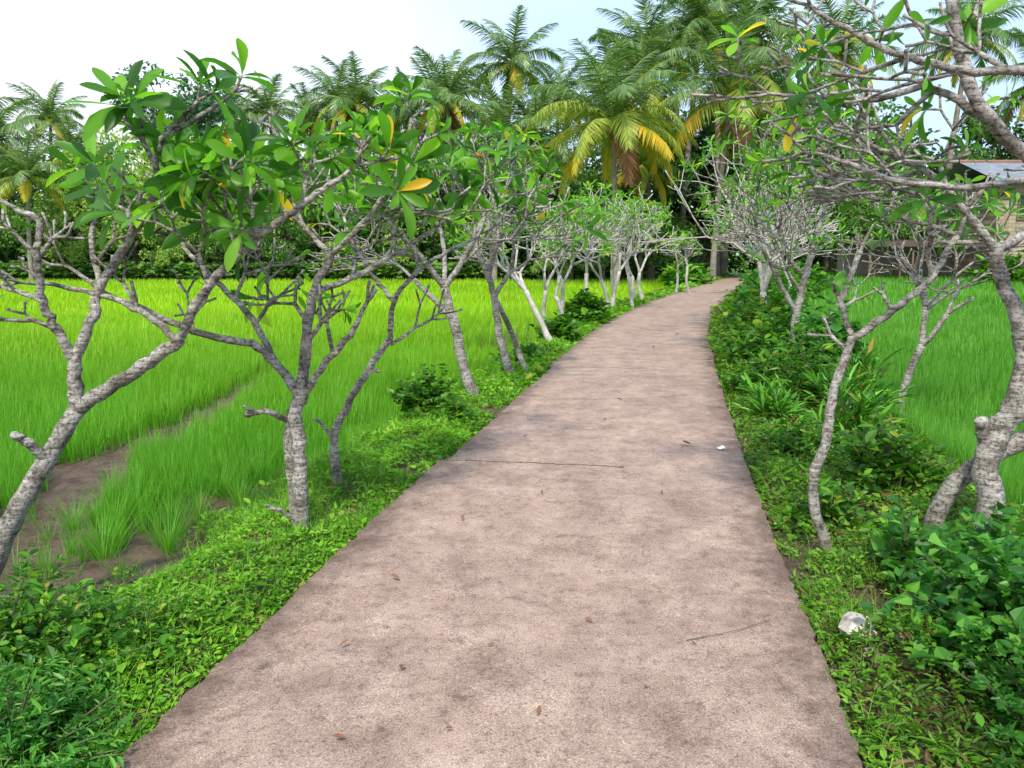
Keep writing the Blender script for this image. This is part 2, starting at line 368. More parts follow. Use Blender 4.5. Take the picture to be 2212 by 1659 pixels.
def rice(side):
    bag = Bag()
    for r0, r1, dens, w in ((3, 8, 4200, .0040), (8, 15, 1500, .007), (15, 28, 400, .014), (28, 72, 64, .038)):
        x, y, em = rice_points(r0, r1, dens, side)
        q = .13 if r0 < 10 else .25
        gx = np.round(x / q) * q + .04 * np.sin(y * 40); gy = np.round(y / q) * q + .04 * np.sin(x * 37)
        x = x * .45 + gx * .55; y = y * .45 + gy * .55
        n = len(x); z = ground(x, y, *path_dist(x, y)) - .02
        hs = 1 - .3 * (1 - sstep(0, 1.3, em)) if side < 0 else 1.0
        h = (.39 + .05 * wav(x, y, .8) + .07 * wav(x, y, 2.9, 1)) * rng.uniform(.55, 1.12, n) * hs
        az = rng.uniform(0, 2 * np.pi, n); tl = np.abs(rng.normal(0, .15, n))
        d = np.stack([np.cos(az) * tl + .03 + .07 * wav(x, y, .5, 3), np.sin(az) * tl - .02, np.ones(n)], 1)
        nrm = np.stack([-np.cos(az) + rng.normal(0, .4, n), -np.sin(az) + rng.normal(0, .4, n), np.full(n, .2)], 1)
        S = np.stack([w * rng.uniform(.7, 1.4, n), h, h * rng.uniform(.03, .3, n)], 1)
        V, F = instance(BLADE[0], BLADE[1], np.stack([x, y, z], 1), frames(d, nrm), S)
        bag.add(V, F)
    if side < 0:
        lst = [(-2.72, 4.85, 120, .42), (-2.35, 5.0, 120, .42), (-2.95, 5.45, 110, .36), (-2.55, 5.5, 80, .3), (-2.15, 5.85, 70, .3), (-2.75, 5.95, 110, .34), (-3.15, 4.6, 30, .3), (-2.45, 4.55, 30, .25), (-3.2, 5.9, 60, .3),
               (-2.5, 5.2, 60, .3), (-2.85, 5.1, 60, .3), (-3.3, 5.2, 30, .25)]
        for i in range(50):
            y = rng.uniform(5.3, 8.2); lst.append((-1.5 - .75 * sstep(7.5, 5, y) - rng.uniform(0, 1.0) + (y - 6) * .12, y, int(rng.integers(40, 100)), rng.uniform(.24, .38)))
        tufts(bag, lst)
    return bag
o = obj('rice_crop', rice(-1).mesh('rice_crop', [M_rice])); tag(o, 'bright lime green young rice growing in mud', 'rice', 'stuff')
o = obj('rice_crop', rice(1).mesh('rice_crop', [M_rice_r])); tag(o, 'deep green young rice in shaded field', 'rice', 'stuff')

# ------------------------------------------------------------------ ground cover on the banks
def cover(side):
    bag = Bag()
    wid = 1.6 if side < 0 else 2.1
    for y0, y1, dens, sz in ((1.4, 4.5, 6500, .021), (4.5, 9, 3000, .030), (9, 18, 1000, .055), (18, 56, 160, .12)):
        s0, s1 = arc_at(y0), arc_at(y1); n = int((s1 - s0) * wid * dens)
        s = rng.uniform(s0, s1, n); e = rng.uniform(0, 1, n) ** 1.1 * wid - .06
        cx = np.interp(s, cum, CLs[:, 0]); cy = np.interp(s, cum, CLs[:, 1])
        tx = np.interp(s + .05, cum, CLs[:, 0]) - cx; ty = np.interp(s + .05, cum, CLs[:, 1]) - cy; tl = np.hypot(tx, ty) + 1e-9
        x = cx + side * (HALF + e) * ty / tl; y = cy - side * (HALF + e) * tx / tl
        dn = wav(x, y, 2.3, side) + .6 * wav(x, y, 6.1, 1)
        bare = .25 if side < 0 else .12
        ok = (dn > -bare - .6 * rng.uniform(0, 1, n)) & ~((e > 1.2) & (side < 0) & (dn < .15)) & (e > -.04 + .09 * np.abs(wav(x, y, 7)))
        x, y, e, dn = x[ok], y[ok], e[ok], dn[ok]; n = len(x)
        z = ground(x, y)
        top = np.clip(.03 + .10 * np.clip(dn + .4, 0, 1.6), .02, .22) * sstep(-.05, .22, e)
        z = z + top * rng.uniform(.1, 1, n) ** .7 + .01
        az = rng.uniform(0, 2 * np.pi, n)
        d = np.stack([np.cos(az), np.sin(az), rng.uniform(-.3, 1.0, n)], 1); nr = np.stack([rng.normal(0, .5, n), rng.normal(0, .5, n), np.ones(n)], 1)
        L = sz * np.clip(rng.lognormal(0, .4, n), .4, 2.6); P = np.stack([x, y, z], 1); Fm = frames(d, nr); Sc = np.stack([L, L, L], 1)
        kind = (wav(x, y, 1.9, 5) + rng.normal(0, .45, n))
        for T, mk in ((BROAD, kind > .25), (OVAL, (kind <= .25) & (kind > -.35)), (NARROW, kind <= -.35)):
            q = Sc[mk] * (1.5 if T is NARROW else 1.0)
            V, F = instance(T[0], T[1], P[mk], Fm[mk], q); bag.add(V, F)
        k = rng.random(n) < np.where(wav(x, y, 1.3, 7) > 0, .5, .12) * (1 if side < 0 else .4); m = int(k.sum()); x, y, z = x[k], y[k], z[k] - .03
        az = rng.uniform(0, 2 * np.pi, m); tl = np.abs(rng.normal(0, .6, m))
        d = np.stack([np.cos(az) * tl, np.sin(az) * tl, np.ones(m)], 1); nr = np.stack([-np.cos(az), -np.sin(az), np.full(m, .3)], 1)
        h = rng.uniform(.05, .17, m) * (1 if sz < .05 else 1.3)
        V, F = instance(BLADE[0], BLADE[1], np.stack([x, y, z], 1), frames(d, nr), np.stack([sz * .15 * np.ones(m), h, h * .5], 1)); bag.add(V, F)
    return bag
o = obj('ground_cover', cover(-1).mesh('ground_cover', [M_cover])); tag(o, 'bright green creepers and grass on path bank', 'ground cover', 'stuff')
o = obj('ground_cover', cover(1).mesh('ground_cover', [M_cover_r])); tag(o, 'low weeds and creepers on shaded path bank', 'ground cover', 'stuff')

# ------------------------------------------------------------------ tubes
def resample(P, sub):
    return catmull(P, sub)
def tube(bag, P, R, sides=7, m=0, lump=.06, cap=True):
    P = np.asarray(P, float); R = np.asarray(R, float); n = len(P)
    T = np.gradient(P, axis=0); T = norm(T)
    ref = np.array([0, 1, 0.]) if abs(T[0][1]) < .9 else np.array([1., 0, 0])
    u = norm(np.cross(T[0], ref)[None])[0]; V = []
    ang = np.linspace(0, 2 * np.pi, sides, endpoint=False); ca = np.cos(ang)[:, None]; sa = np.sin(ang)[:, None]
    for i in range(n):
        t = T[i]
        u = u - t * (u @ t); u /= math.sqrt(u @ u) + 1e-9
        v = np.array([t[1] * u[2] - t[2] * u[1], t[2] * u[0] - t[0] * u[2], t[0] * u[1] - t[1] * u[0]])
        rr = R[i] * (1 + rng.normal(0, lump, sides))[:, None] if lump else R[i]
        V.append(P[i] + (ca * u + sa * v) * rr)
    V = np.concatenate(V)
    k = np.arange(sides); k2 = (k + 1) % sides; o = (np.arange(n - 1) * sides)[:, None]
    F = np.stack([o + k, o + k2, o + sides + k2, o + sides + k], -1).reshape(-1, 4)
    if cap:
        b = (n - 1) * sides; V = np.vstack([V, P[-1] + T[-1] * R[-1] * .5]); c = len(V) - 1
        F3 = np.array([(b + j, b + j + 1, b + (j + 2) % sides, c) for j in range(0, sides - 1, 2)])
        F = np.vstack([F, F3])
    bag.add(V, F, m)

def rot_about(v, ax, a):
    return np.array(Matrix.Rotation(a, 3, Vector(ax)) @ Vector(v))

class Frangi:
    def __init__(s, base, sides=7, leaf=1.0, leafp=.75, far=False, rmin=.0065):
        s.base = np.array(base, float); s.w = Bag(); s.tips = []; s.sides = sides; s.leaf = leaf; s.leafp = leafp; s.far = far; s.rmin = rmin; s.force = []; s.dense = []
    def limb(s, P, r0, r1, sub=5):
        Q = resample(P, sub); n = len(Q)
        Q[1:-1] += rng.normal(0, .003 + r0 * .05, (n - 2, 3))
        R = np.linspace(r0, r1, n) * (1 + .05 * np.sin(np.arange(n) * 1.9 + rng.uniform(0, 6)))
        if s.w.n == 0: R[:3] *= np.array([1.35, 1.15, 1.05])
        tube(s.w, Q, R, s.sides + 2, 0, .045); return Q[-1], norm((Q[-1] - Q[-3])[None])[0]
    def grow(s, p, d, r, L, depth, up=.14, spread=1.0):
        d = norm(np.array(d, float)[None])[0]; P = [p]; q = np.array(p, float); dd = d.copy()
        for i in range(3):
            dd = dd + np.array([0, 0, up * .5]) + rng.normal(0, .08, 3); dd /= np.linalg.norm(dd); q = q + dd * L / 3; P.append(q.copy())
        r1 = max(r * .86, s.rmin)
        Rr = np.linspace(max(r, s.rmin), r1, 4)
        if depth == 0: Rr[-1] *= 1.2
        tube(s.w, np.array(P), Rr, s.sides if r > .014 else max(4, s.sides - 2), 0, .04)
        if depth == 0 or rng.random() < .05:
            s.tips.append((q, dd)); return
        k = 3 if rng.random() < .34 else 2
        ax = norm(np.cross(dd, rng.normal(0, 1, 3))[None])[0]; a0 = rng.uniform(0, 2 * np.pi)
        for i in range(k):
            ang = math.radians(rng.uniform(24, 50)) * spread
            axis = rot_about(ax, dd, a0 + i * 2 * np.pi / k + rng.uniform(-.3, .3))
            cd = rot_about(dd, axis, ang)
            if cd[2] < .0: cd[2] *= .2
            s.grow(q - dd * r1 * .3, cd, r1 * rng.uniform(.74, .88), L * rng.uniform(.66, 1.02), depth - 1, up, spread)
    def leaves(s):
        pos = []; D = []; N = []; S = []
        zs = np.array([p[2] for p, d in s.tips]); lo, hi = np.quantile(zs, .15), np.quantile(zs, .9)
        nt_ = len(s.tips)
        for j, (p, d) in enumerate(s.tips + s.force):
            rel = float(sstep(lo, hi, p[2])); pr = s.leafp * (.15 + 1.0 * rel)
            dn = any(math.hypot(p[0] - c[0], p[2] - c[1]) < c[2] for c in s.dense) and rng.random() < .42
            if j < nt_ and not dn and rng.random() > pr:
                if rng.random() < .82: continue
                k = int(rng.integers(1, 4)); L0 = .11 * s.leaf
            else: k = int(rng.integers(5, 10)); L0 = rng.uniform(.13, .24) * s.leaf
            if dn or j >= nt_: k = int(rng.integers(6, 10)); L0 = rng.uniform(.18, .25) * s.leaf
            a0 = rng.uniform(0, 6.28)
            x = norm(np.cross(d, [.3, .8, .2])[None])[0]; y = np.cross(d, x)
            for i in range(k):
                a = a0 + i * 2.4 + rng.uniform(-.3, .3); t = i / max(k, 1)
                op = math.radians(82 - 52 * t + rng.uniform(-14, 14))
                rad = math.cos(a) * x + math.sin(a) * y
                dd = d * math.cos(op) + rad * math.sin(op); dd = dd + np.array([0, 0, -.06])
                nn = d * math.sin(op) - rad * math.cos(op) + rng.normal(0, .2, 3)
                L = L0 * (1.05 - .4 * t) * rng.uniform(.75, 1.15)
                pos.append(p - d * .02 * (1 - t) + d * .015 * t); D.append(dd); N.append(nn); S.append((L * rng.uniform(.85, 1.2), L, L * rng.uniform(.3, 1.8)))
        if not pos: return None
        T = PLUM_FAR if s.far else PLUM
        V, F = instance(T[0], T[1], np.array(pos), frames(np.array(D), np.array(N)), np.array(S))
        b = Bag(); b.add(V, F); return b
    def finish(s, label, group='frangipani trees lining the path'):
        e = empty('frangipani_tree', s.base)
        tag(e, label, 'tree', group=group)
        obj('trunk', s.w.mesh('trunk', [M_barkf if s.far else M_bark], True, s.base), parent=e)
        lv = s.leaves()
        if lv: obj('crown', lv.mesh('crown', [M_plumf if s.far else M_plum], True, s.base), parent=e)
        return e
def cm(txt): return np.array([[float(v) / 100 for v in t.split(',')] for t in txt.split()])

t = Frangi((-2.78, 3.9, -.35), 8, 1.0, .40)
t.dense = [(-1.60, 2.12, .25), (-1.30, 2.30, .2), (-1.45, 1.85, .2), (-1.0, 2.0, .2)]
t.limb(cm('-295,387,-42 -278,390,-3 -261,390,29 -246,395,54 -231,400,78'), .058, .044)
t.limb(cm('-246,395,52 -250,387,62 -256,384,69'), .028, .022)
t.limb(cm('-231,400,76 -231,400,94 -230,400,107'), .040, .032)
E = t.limb(cm('-230,400,105 -235,395,122 -237,390,136 -235,385,157 -235,390,175 -246,390,182'), .026, .013); t.grow(*E, .012, .11, 2, .05)
t.grow((-2.37, 3.9, 1.36), (-.8, -.2, .3), .014, .14, 2, .05); t.grow((-2.35, 3.85, 1.57), (.5, .2, .6), .012, .13, 2, .05); t.grow((-2.36, 3.85, 1.6), (-.6, .2, .5), .012, .12, 2, .05)
t.grow((-2.35, 3.95, 1.22), (-1, .1, .1), .014, .13, 2, .03)
t.limb(cm('-230,400,105 -218,400,128 -216,405,143 -193,400,171 -177,390,189 -170,380,205'), .030, .015)
E = t.limb(cm('-171,381,204 -163,376,215 -152,372,223'), .014, .011); t.grow(*E, .011, .10, 1)
E = t.limb(cm('-163,376,215 -148,374,222 -134,372,229'), .012, .010); t.grow(*E, .010, .08, 1)
t.grow((-1.72, 3.82, 2.02), (-.4, .1, .9), .013, .12, 2)
t.grow((-1.93, 4.0, 1.71), (-.6, .4, .6), .013, .15, 2, .05); t.grow((-1.80, 3.92, 1.86), (.6, .3, .4), .013, .14, 3, .05); t.grow((-1.86, 3.95, 1.80), (.2, -.4, .4), .012, .12, 2, .05)
E = t.limb(cm('-216,405,143 -226,420,168 -226,430,185'), .017, .011); t.grow(*E, .011, .12, 2, .05)
t.grow((-2.2, 4.1, 1.55), (.3, .5, .7), .012, .16, 3, .05)
t.limb(cm('-231,400,78 -207,395,93 -186,390,105 -168,385,117'), .038, .032)
E = t.limb(cm('-168,385,117 -147,375,144 -120,370,168 -96,360,182 -79,360,193'), .025, .012); t.grow(*E, .012, .12, 2); t.grow(*E, .011, .11, 2)
t.grow((-1.47, 3.75, 1.44), (-.3, .2, .8), .013, .17, 3, .05); t.grow((-1.2, 3.7, 1.68), (-.1, -.2, .7), .012, .15, 3, .05)
t.grow((-.96, 3.6, 1.82), (.1, .3, .8), .012, .13, 2); t.grow((-1.35, 3.72, 1.56), (.3, .5, .6), .013, .15, 3, .05); t.grow((-1.3, 3.72, 1.6), (-.3, -.1, .9), .012, .17, 2, .06)
E = t.limb(cm('-168,385,117 -191,395,131 -213,410,137 -232,420,147'), .019, .012); t.grow(*E, .011, .14, 2, .03); t.grow((-1.95, 4.0, 1.32), (-.1, .2, .9), .012, .14, 2)
for p, d in (((-1.9, 3.95, 1.75), (-.3, -.6, .3)), ((-1.2, 3.7, 1.68), (-.3, -.6, .2))):
    p = np.array(p); p2 = p + np.array(d) * .16; t.limb([p, (p + p2) / 2, p2], .010, .009, 3); t.force.append((p2, norm(np.array([d]))[0]))
t.finish('frangipani tree with pale leaning trunk and large glossy leaves over mud')

t = Frangi((-1.25, 4.35, -.08), 8, .95, .36)
t.dense = [(-1.27, 2.15, .2), (-.62, 2.15, .16), (-.95, 1.9, .12)]
t.limb(cm('-126,435,-12 -124,435,39 -125,435,67 -121,435,80'), .043, .037)
t.limb(cm('-129,440,-12 -133,445,39 -132,445,62 -122,437,80'), .032, .028)
t.limb(cm('-133,445,63 -140,430,71 -151,425,70'), .018, .016); t.limb(cm('-145,427,71 -150,422,76'), .012, .01)
t.limb(cm('-121,435,78 -136,435,99 -147,430,110 -174,420,118 -201,410,133 -229,400,142'), .030, .012)
t.grow((-2.29, 4.0, 1.42), (-1, 0, .3), .012, .13, 2, .04); t.grow((-1.74, 4.2, 1.18), (-.4, .5, .5), .012, .14, 2, .04); t.grow((-2.0, 4.1, 1.32), (-.2, -.1, .9), .012, .14, 2)
E = t.limb(cm('-136,435,99 -149,440,123 -169,450,141 -186,450,159'), .022, .013); t.grow(*E, .012, .16, 3, .05); t.grow((-1.6, 4.45, 1.33), (.1, .3, .9), .012, .17, 3, .05)
t.grow((-1.47, 4.4, 1.2), (.4, .2, .5), .012, .15, 3, .04)
t.limb(cm('-121,435,78 -118,440,115 -114,445,138 -105,450,159'), .035, .023)
E = t.limb(cm('-105,450,159 -124,460,178 -129,460,202 -132,460,216'), .017, .012); t.grow(*E, .012, .12, 2); t.grow((-1.24, 4.6, 1.78), (-.7, .1, .5), .012, .16, 3, .05); t.grow((-1.27, 4.6, 1.9), (.6, .1, .5), .012, .15, 2, .05)
E = t.limb(cm('-105,450,159 -85,440,175 -64,430,199 -56,430,222'), .017, .012); t.grow(*E, .011, .10, 2); t.grow((-.85, 4.4, 1.75), (.8, 0, .4), .012, .16, 3, .04); t.grow((-.7, 4.33, 1.92), (-.4, .3, .8), .012, .14, 3, .05); t.grow((-.66, 4.3, 1.98), (.6, .1, .5), .012, .14, 2, .05)
E = t.limb(cm('-121,435,78 -109,430,95 -92,420,112 -85,420,122'), .022, .015); t.grow(*E, .013, .14, 1)
t.grow((-1.0, 4.25, 1.03), (-.2, .3, .8), .013, .16, 3, .05)
E = t.limb(cm('-114,445,138 -95,460,146 -77,470,156 -50,480,173'), .020, .012); t.grow(*E, .012, .16, 3, .04); t.grow((-.77, 4.7, 1.56), (.3, .2, .5), .012, .16, 3, .04); t.grow((-.95, 4.6, 1.46), (.1, .3, .8), .012, .17, 3, .05)
t.grow((-1.18, 4.4, 1.1), (.6, -.2, .6), .015, .15, 2); t.grow((-1.16, 4.4, 1.2), (-.6, .3, .5), .015, .17, 3, .04)
t.limb(cm('-128,433,6 -138,428,14 -142,426,16'), .014, .01)
t.finish('twin stemmed frangipani with forked white branches on grassy path edge')

t = Frangi((-1.19, 5.16, -.1), 7, .9, .42)
t.limb(cm('-119,516,-12 -123,515,30 -115,515,53 -100,510,78 -81,510,104'), .032, .022)
E = t.limb(cm('-81,510,104 -78,510,129 -61,510,149 -42,520,162'), .020, .012); t.grow(*E, .012, .23, 4, .1)
t.grow((-.61, 5.1, 1.49), (-.2, .2, 1), .012, .22, 4, .1)
E = t.limb(cm('-78,510,129 -95,520,147 -109,530,168'), .016, .012); t.grow(*E, .012, .2, 4, .06)
t.limb(cm('-100,510,78 -94,509,82 -89,508,83'), .014, .011); t.limb(cm('-122,515,32 -129,511,45 -134,510,50'), .013, .010)
t.grow((-.81, 5.1, 1.0), (.8, .1, .4), .013, .2, 2)
t.finish('slender leaning frangipani with thin pale stem on path bank')

t = Frangi((-.42, 8.75, -.1), 6, .9, .5, rmin=.0075)
t.limb(cm('-42,875,-12 -56,875,32 -67,870,86 -76,870,122'), .066, .048)
E = t.limb(cm('-76,870,122 -97,850,153 -121,830,183'), .036, .025); t.grow(*E, .021, .27, 5, .06)
E = t.limb(cm('-76,870,122 -55,870,153 -33,860,193'), .036, .025); t.grow(*E, .021, .3, 5, .09)
E = t.limb(cm('-67,870,86 -96,910,110 -120,930,131'), .036, .025); t.grow(*E, .021, .3, 5, .06)
E = t.limb(cm('-76,870,122 -78,900,165 -88,905,200'), .030, .021); t.grow(*E, .02, .28, 4, .08)
t.grow((-.55, 8.7, 1.5), (.8, 0, .6), .021, .3, 5, .08); t.grow((-.4, 8.65, 1.8), (.8, .1, .5), .02, .27, 4, .06); t.grow((-.95, 8.5, 1.5), (-.9, 0, .3), .02, .27, 5, .04)
t.finish('frangipani with leaning grey trunk and wide twiggy crown on bank')

t = Frangi((.03, 10.1, -.1), 6, .95, .5, rmin=.0085)
t.limb(cm('3,1010,-12 -16,1010,48 -23,1010,104 -36,1000,146'), .056, .038)
t.limb(cm('24,1050,-12 -4,1060,60 -23,1040,100'), .042, .033)
t.grow((-.36, 10, 1.44), (-.4, .1, .8), .032, .4, 5, .08); t.grow((-.23, 10.1, 1.04), (.55, 0, .8), .032, .40, 5, .12); t.grow((-.3, 10.05, 1.3), (.1, .4, .9), .028, .4, 5, .08); t.grow((-.33, 10, 1.4), (.5, -.1, .9), .028, .38, 5, .1)
t.finish('frangipani with two crossing grey stems on path bank')

# old tree arching over the path
t = Frangi((2.5, 3.85, -.2), 10, .8, .18)
t.limb(cm('247,382,-30 250,386,-8 255,392,24 253,397,50 262,400,72'), .070, .062)
t.limb(cm('255,399,50 250,398,66 247,396,74'), .034, .031)
t.limb(cm('260,400,68 269,400,97 264,400,124 253,400,147 248,400,162'), .046, .032)
E = t.limb(cm('248,400,162 230,400,182 203,390,200 175,380,209'), .024, .012); t.grow(*E, .011, .15, 2, .03)
t.grow((2.3, 4.0, 1.82), (-.5, .3, .3), .013, .22, 4, .03); t.grow((2.03, 3.9, 2.0), (-.6, .1, -.2), .012, .2, 4, .02); t.grow((2.2, 3.97, 1.88), (-.1, .4, .8), .012, .2, 3, .04); t.grow((1.9, 3.85, 2.05), (-.3, .3, .5), .012, .19, 3, .03)
t.grow((2.45, 4.0, 1.66), (-.7, .5, -.05), .013, .23, 3, .02)
E = t.limb(cm('248,400,162 265,410,168 290,420,185'), .028, .02); t.grow(*E, .018, .22, 3)
t.limb(cm('260,400,66 266,400,76 282,400,92 284,380,125 273,370,166 245,360,195'), .058, .034)
t.limb(cm('245,360,195 211,350,215 196,350,238 188,350,265 186,352,290'), .032, .022)
E = t.limb(cm('273,370,166 231,330,216 206,320,230 178,320,231 150,320,238 126,320,249'), .024, .010); t.grow(*E, .010, .12, 1)
t.grow((1.78, 3.2, 2.31), (-.7, .1, -.1), .011, .17, 3, .02); t.grow((2.0, 3.2, 2.3), (-.6, .3, .4), .012, .18, 3, .04); t.grow((1.55, 3.2, 2.36), (-.5, .4, -.1), .010, .16, 2, .02)
E = t.limb(cm('211,350,215 194,370,234 171,390,234 146,400,237'), .020, .011); t.grow(*E, .010, .18, 3, .02)
t.grow((1.71, 3.9, 2.34), (-.5, .5, .0), .011, .19, 3, .02); t.grow((1.94, 3.7, 2.34), (-.3, .3, -.3), .012, .21, 4, .02); t.grow((1.55, 3.97, 2.36), (-.4, .2, .4), .010, .17, 3, .04)
E = t.limb(cm('245,360,195 204,350,189 173,350,191 150,360,201'), .018, .010); t.grow(*E, .010, .17, 2, .03); t.grow((1.9, 3.5, 1.9), (-.6, .2, .2), .011, .19, 3, .03)
t.grow((1.92, 3.5, 2.5), (-.6, .2, .3), .013, .2, 3, .04); t.grow((1.88, 3.5, 2.75), (.2, .2, .9), .02, .3, 2)
t.limb(cm('240,418,-30 243,420,15 255,412,42 280,408,60 286,402,76'), .052, .044)
t.finish('old frangipani with thick ringed curving trunk and branches arching over path')

t = Frangi((1.74, 4.04, -.08), 8, .8, .25)
t.limb(cm('176,404,-12 174,404,0 164,404,32 168,400,62 170,400,87 178,400,117'), .031, .023)
t.limb(cm('178,400,116 198,400,131 216,400,147 228,400,169'), .022, .014); t.grow((2.28, 4.0, 1.69), (.2, 0, .9), .013, .15, 2, .05); t.grow((2.28, 4.0, 1.69), (-.6, .2, .4), .012, .14, 2, .03)
E = t.limb(cm('178,400,116 175,410,133 170,410,145'), .016, .012); t.tips.append(E)
E = t.limb(cm('216,400,147 208,390,171'), .014, .010); t.grow(*E, .010, .12, 1)
t.force.append((np.array([1.70, 4.1, 1.45]), np.array([-.2, -.3, .9])))
t.grow((1.98, 4.0, 1.31), (-.3, .3, .6), .012, .10, 1); t.grow((1.77, 4.0, 1.1), (-.8, .3, .4), .012, .13, 1)
t.finish('thin curved frangipani sapling forking above low weeds')

t = Frangi((4.4, 11.9, -.1), 6, .95, .52, rmin=.0082)
t.limb(cm('440,1190,-12 440,1190,66 451,1190,130 464,1190,179'), .072, .046); t.grow((4.64, 11.9, 1.79), (.2, 0, 1), .032, .5, 5, .09)
t.grow((4.5, 11.9, 1.25), (-.9, -.2, .7), .032, .5, 6, .08); t.grow((4.6, 11.9, 1.6), (-.5, -.4, .9), .03, .52, 5, .09); t.grow((4.45, 11.9, 1.0), (-.6, -.5, .9), .028, .5, 5, .08)
t.limb(cm('473,1220,-12 503,1220,49 528,1220,107 546,1220,165'), .062, .038); t.grow((5.46, 12.2, 1.65), (.3, 0, .9), .028, .46, 5, .08); t.grow((5.1, 12.2, .65), (.9, 0, .6), .03, .42, 5, .07)
E = t.limb(cm('440,1190,66 404,1180,123 370,1170,178'), .042, .030); t.grow(*E, .026, .42, 6, .09)
t.finish('broad frangipani with several pale stems and dense crown over hedge')

def auto(base, r, L, depth, lean, stems, label, far=True, leaf=1.1, leafp=.66, up=.10, spread=1.0, rmin=.010, h0=1.15):
    gz = float(ground([base[0]], [base[1]])[0])
    t = Frangi((base[0], base[1], gz), 5, leaf, leafp, far, rmin)
    for i in range(stems):
        b = np.array([base[0] + rng.uniform(-.35, .35) * (stems > 1), base[1] + rng.uniform(-.35, .35) * (stems > 1), gz - .05])
        d = np.array([lean[0] + rng.uniform(-.22, .22), lean[1] + rng.uniform(-.2, .2), 1.0]); d /= np.linalg.norm(d)
        h = h0 * rng.uniform(.8, 1.1)
        P = [b, b + d * h * .5 + rng.normal(0, .05, 3), b + d * h]
        E = t.limb(P, r, r * .8, 4)
        for k in range(2 if stems > 1 else 3):
            a = rng.uniform(0, 6.28) + k * 2.5; t.grow(E[0], E[1] + .5 * np.array([math.cos(a), math.sin(a), 0]), r * .62, L, depth, up, spread)
    return t.finish(label)
auto((1.0, 17.6), .06, .48, 4, (-.1, 0), 3, 'group stemmed frangipani with pale trunks beside rice')
auto((.75, 14.0), .06, .42, 5, (-.3, 0), 1, 'frangipani leaning over the rice field', rmin=.009)
auto((2.0, 19.8), .06, .5, 5, (-.1, 0), 1, 'frangipani with rounded twiggy crown beside rice', rmin=.011)
auto((2.8, 21.8), .065, .55, 4, (0, 0), 2, 'tall frangipani with white twigs beside rice', rmin=.012)
auto((3.4, 23.2), .065, .55, 4, (.0, 0), 2, 'tall frangipani with white twigs beside rice', rmin=.012)
auto((4.4, 26.0), .07, .58, 4, (.0, 0), 2, 'tall frangipani with white twigs beside rice', leaf=1.3, rmin=.013)
auto((6.9, 31.6), .06, .36, 4, (-.1, 0), 2, 'small frangipani with light green crown beside path', leaf=1.3, leafp=1, rmin=.015)
auto((4.9, 14.4), .07, .58, 5, (-.15, 0), 1, 'dense frangipani over hedge beside path', leafp=.5, rmin=.009)
auto((5.9, 17.2), .07, .64, 5, (-.15, 0), 1, 'dense frangipani over hedge beside path', leafp=.6)
auto((7.2, 21.0), .07, .64, 4, (-.2, 0), 2, 'dense frangipani over hedge beside path', rmin=.012)
auto((8.6, 25.0), .07, .68, 5, (-.1, 0), 1, 'dense frangipani over hedge beside path', leaf=1.3, rmin=.012)
auto((10.4, 29.5), .07, .7, 5, (-.1, 0), 1, 'dense frangipani over hedge beside path', leaf=1.4, rmin=.014)
auto((4.3, 8.4), .05, .44, 5, (.1, 0), 1, 'frangipani rising behind leafy shrubs beside rice', leafp=.36, far=False, leaf=1.0, rmin=.008)

# ------------------------------------------------------------------ shrubs
def shrub(name, c, rx, ry, h, stems, per, size, T, mat, label, cat='shrub', strap=False, spin=.5):
    gz = float(ground([c[0]], [c[1]])[0]); bag = Bag()
    n = stems; az = rng.uniform(0, 2 * np.pi, n); rr = np.sqrt(rng.uniform(0, 1, n))
    b = np.stack([c[0] + np.cos(az) * rr * rx * .45, c[1] + np.sin(az) * rr * ry * .45, np.full(n, gz - .03)], 1)
    lob = 1 + .30 * np.sin(az * 3 + rng.uniform(0, 6)) + .2 * np.sin(az * 7 + rng.uniform(0, 6))
    hh = h * (1.0 - .6 * rr ** 2) * rng.uniform(.4, 1.25, n) * (.75 + .25 * lob)
    tip = np.stack([c[0] + np.cos(az) * rr * rx * lob + rng.normal(0, .12 * rx, n), c[1] + np.sin(az) * rr * ry * lob + rng.normal(0, .12 * ry, n), gz + hh], 1)
    mid = (b + tip) / 2 + np.stack([-np.cos(az) * rx * .08, -np.sin(az) * ry * .08, hh * .15], 1)
    for i in range(min(n, 80)):
        tube(bag, np.array([b[i], mid[i], tip[i]]), [.005 + .004 * h, .004 + .003 * h, .002], 4, 1, 0, cap=False)
    tt = rng.uniform(.12, 1.03, (n, per)) ** .8; tt = tt[..., None]
    P = (1 - tt) ** 2 * b[:, None] + 2 * tt * (1 - tt) * mid[:, None] + tt ** 2 * tip[:, None]
    D = norm((tip - b))[:, None] * np.ones((1, per, 1))
    P = P.reshape(-1, 3); D = D.reshape(-1, 3); m = len(P)
    a = rng.uniform(0, 2 * np.pi, m); rad = np.stack([np.cos(a), np.sin(a), rng.uniform(-.5, .7, m)], 1)
    d = rad * (.5 if strap else 1) + D * (1.0 if strap else .45); P = P + rad * size * .2
    nr = np.stack([rng.normal(0, spin, m), rng.normal(0, spin, m), np.ones(m)], 1) + (D * .2 if not strap else -rad * .6)
    L = size * np.clip(rng.lognormal(0, .38, m), .35, 2.1)
    P[:, 2] = np.maximum(P[:, 2], gz + .01)
    V, F = instance(T[0], T[1], P, frames(d, nr), np.stack([L, L, L], 1)); bag.add(V, F)
    o = obj(name, bag.mesh(name, [mat, M_stem], False, (c[0], c[1], gz)), (c[0], c[1], gz)); tag(o, label, cat)
    return o
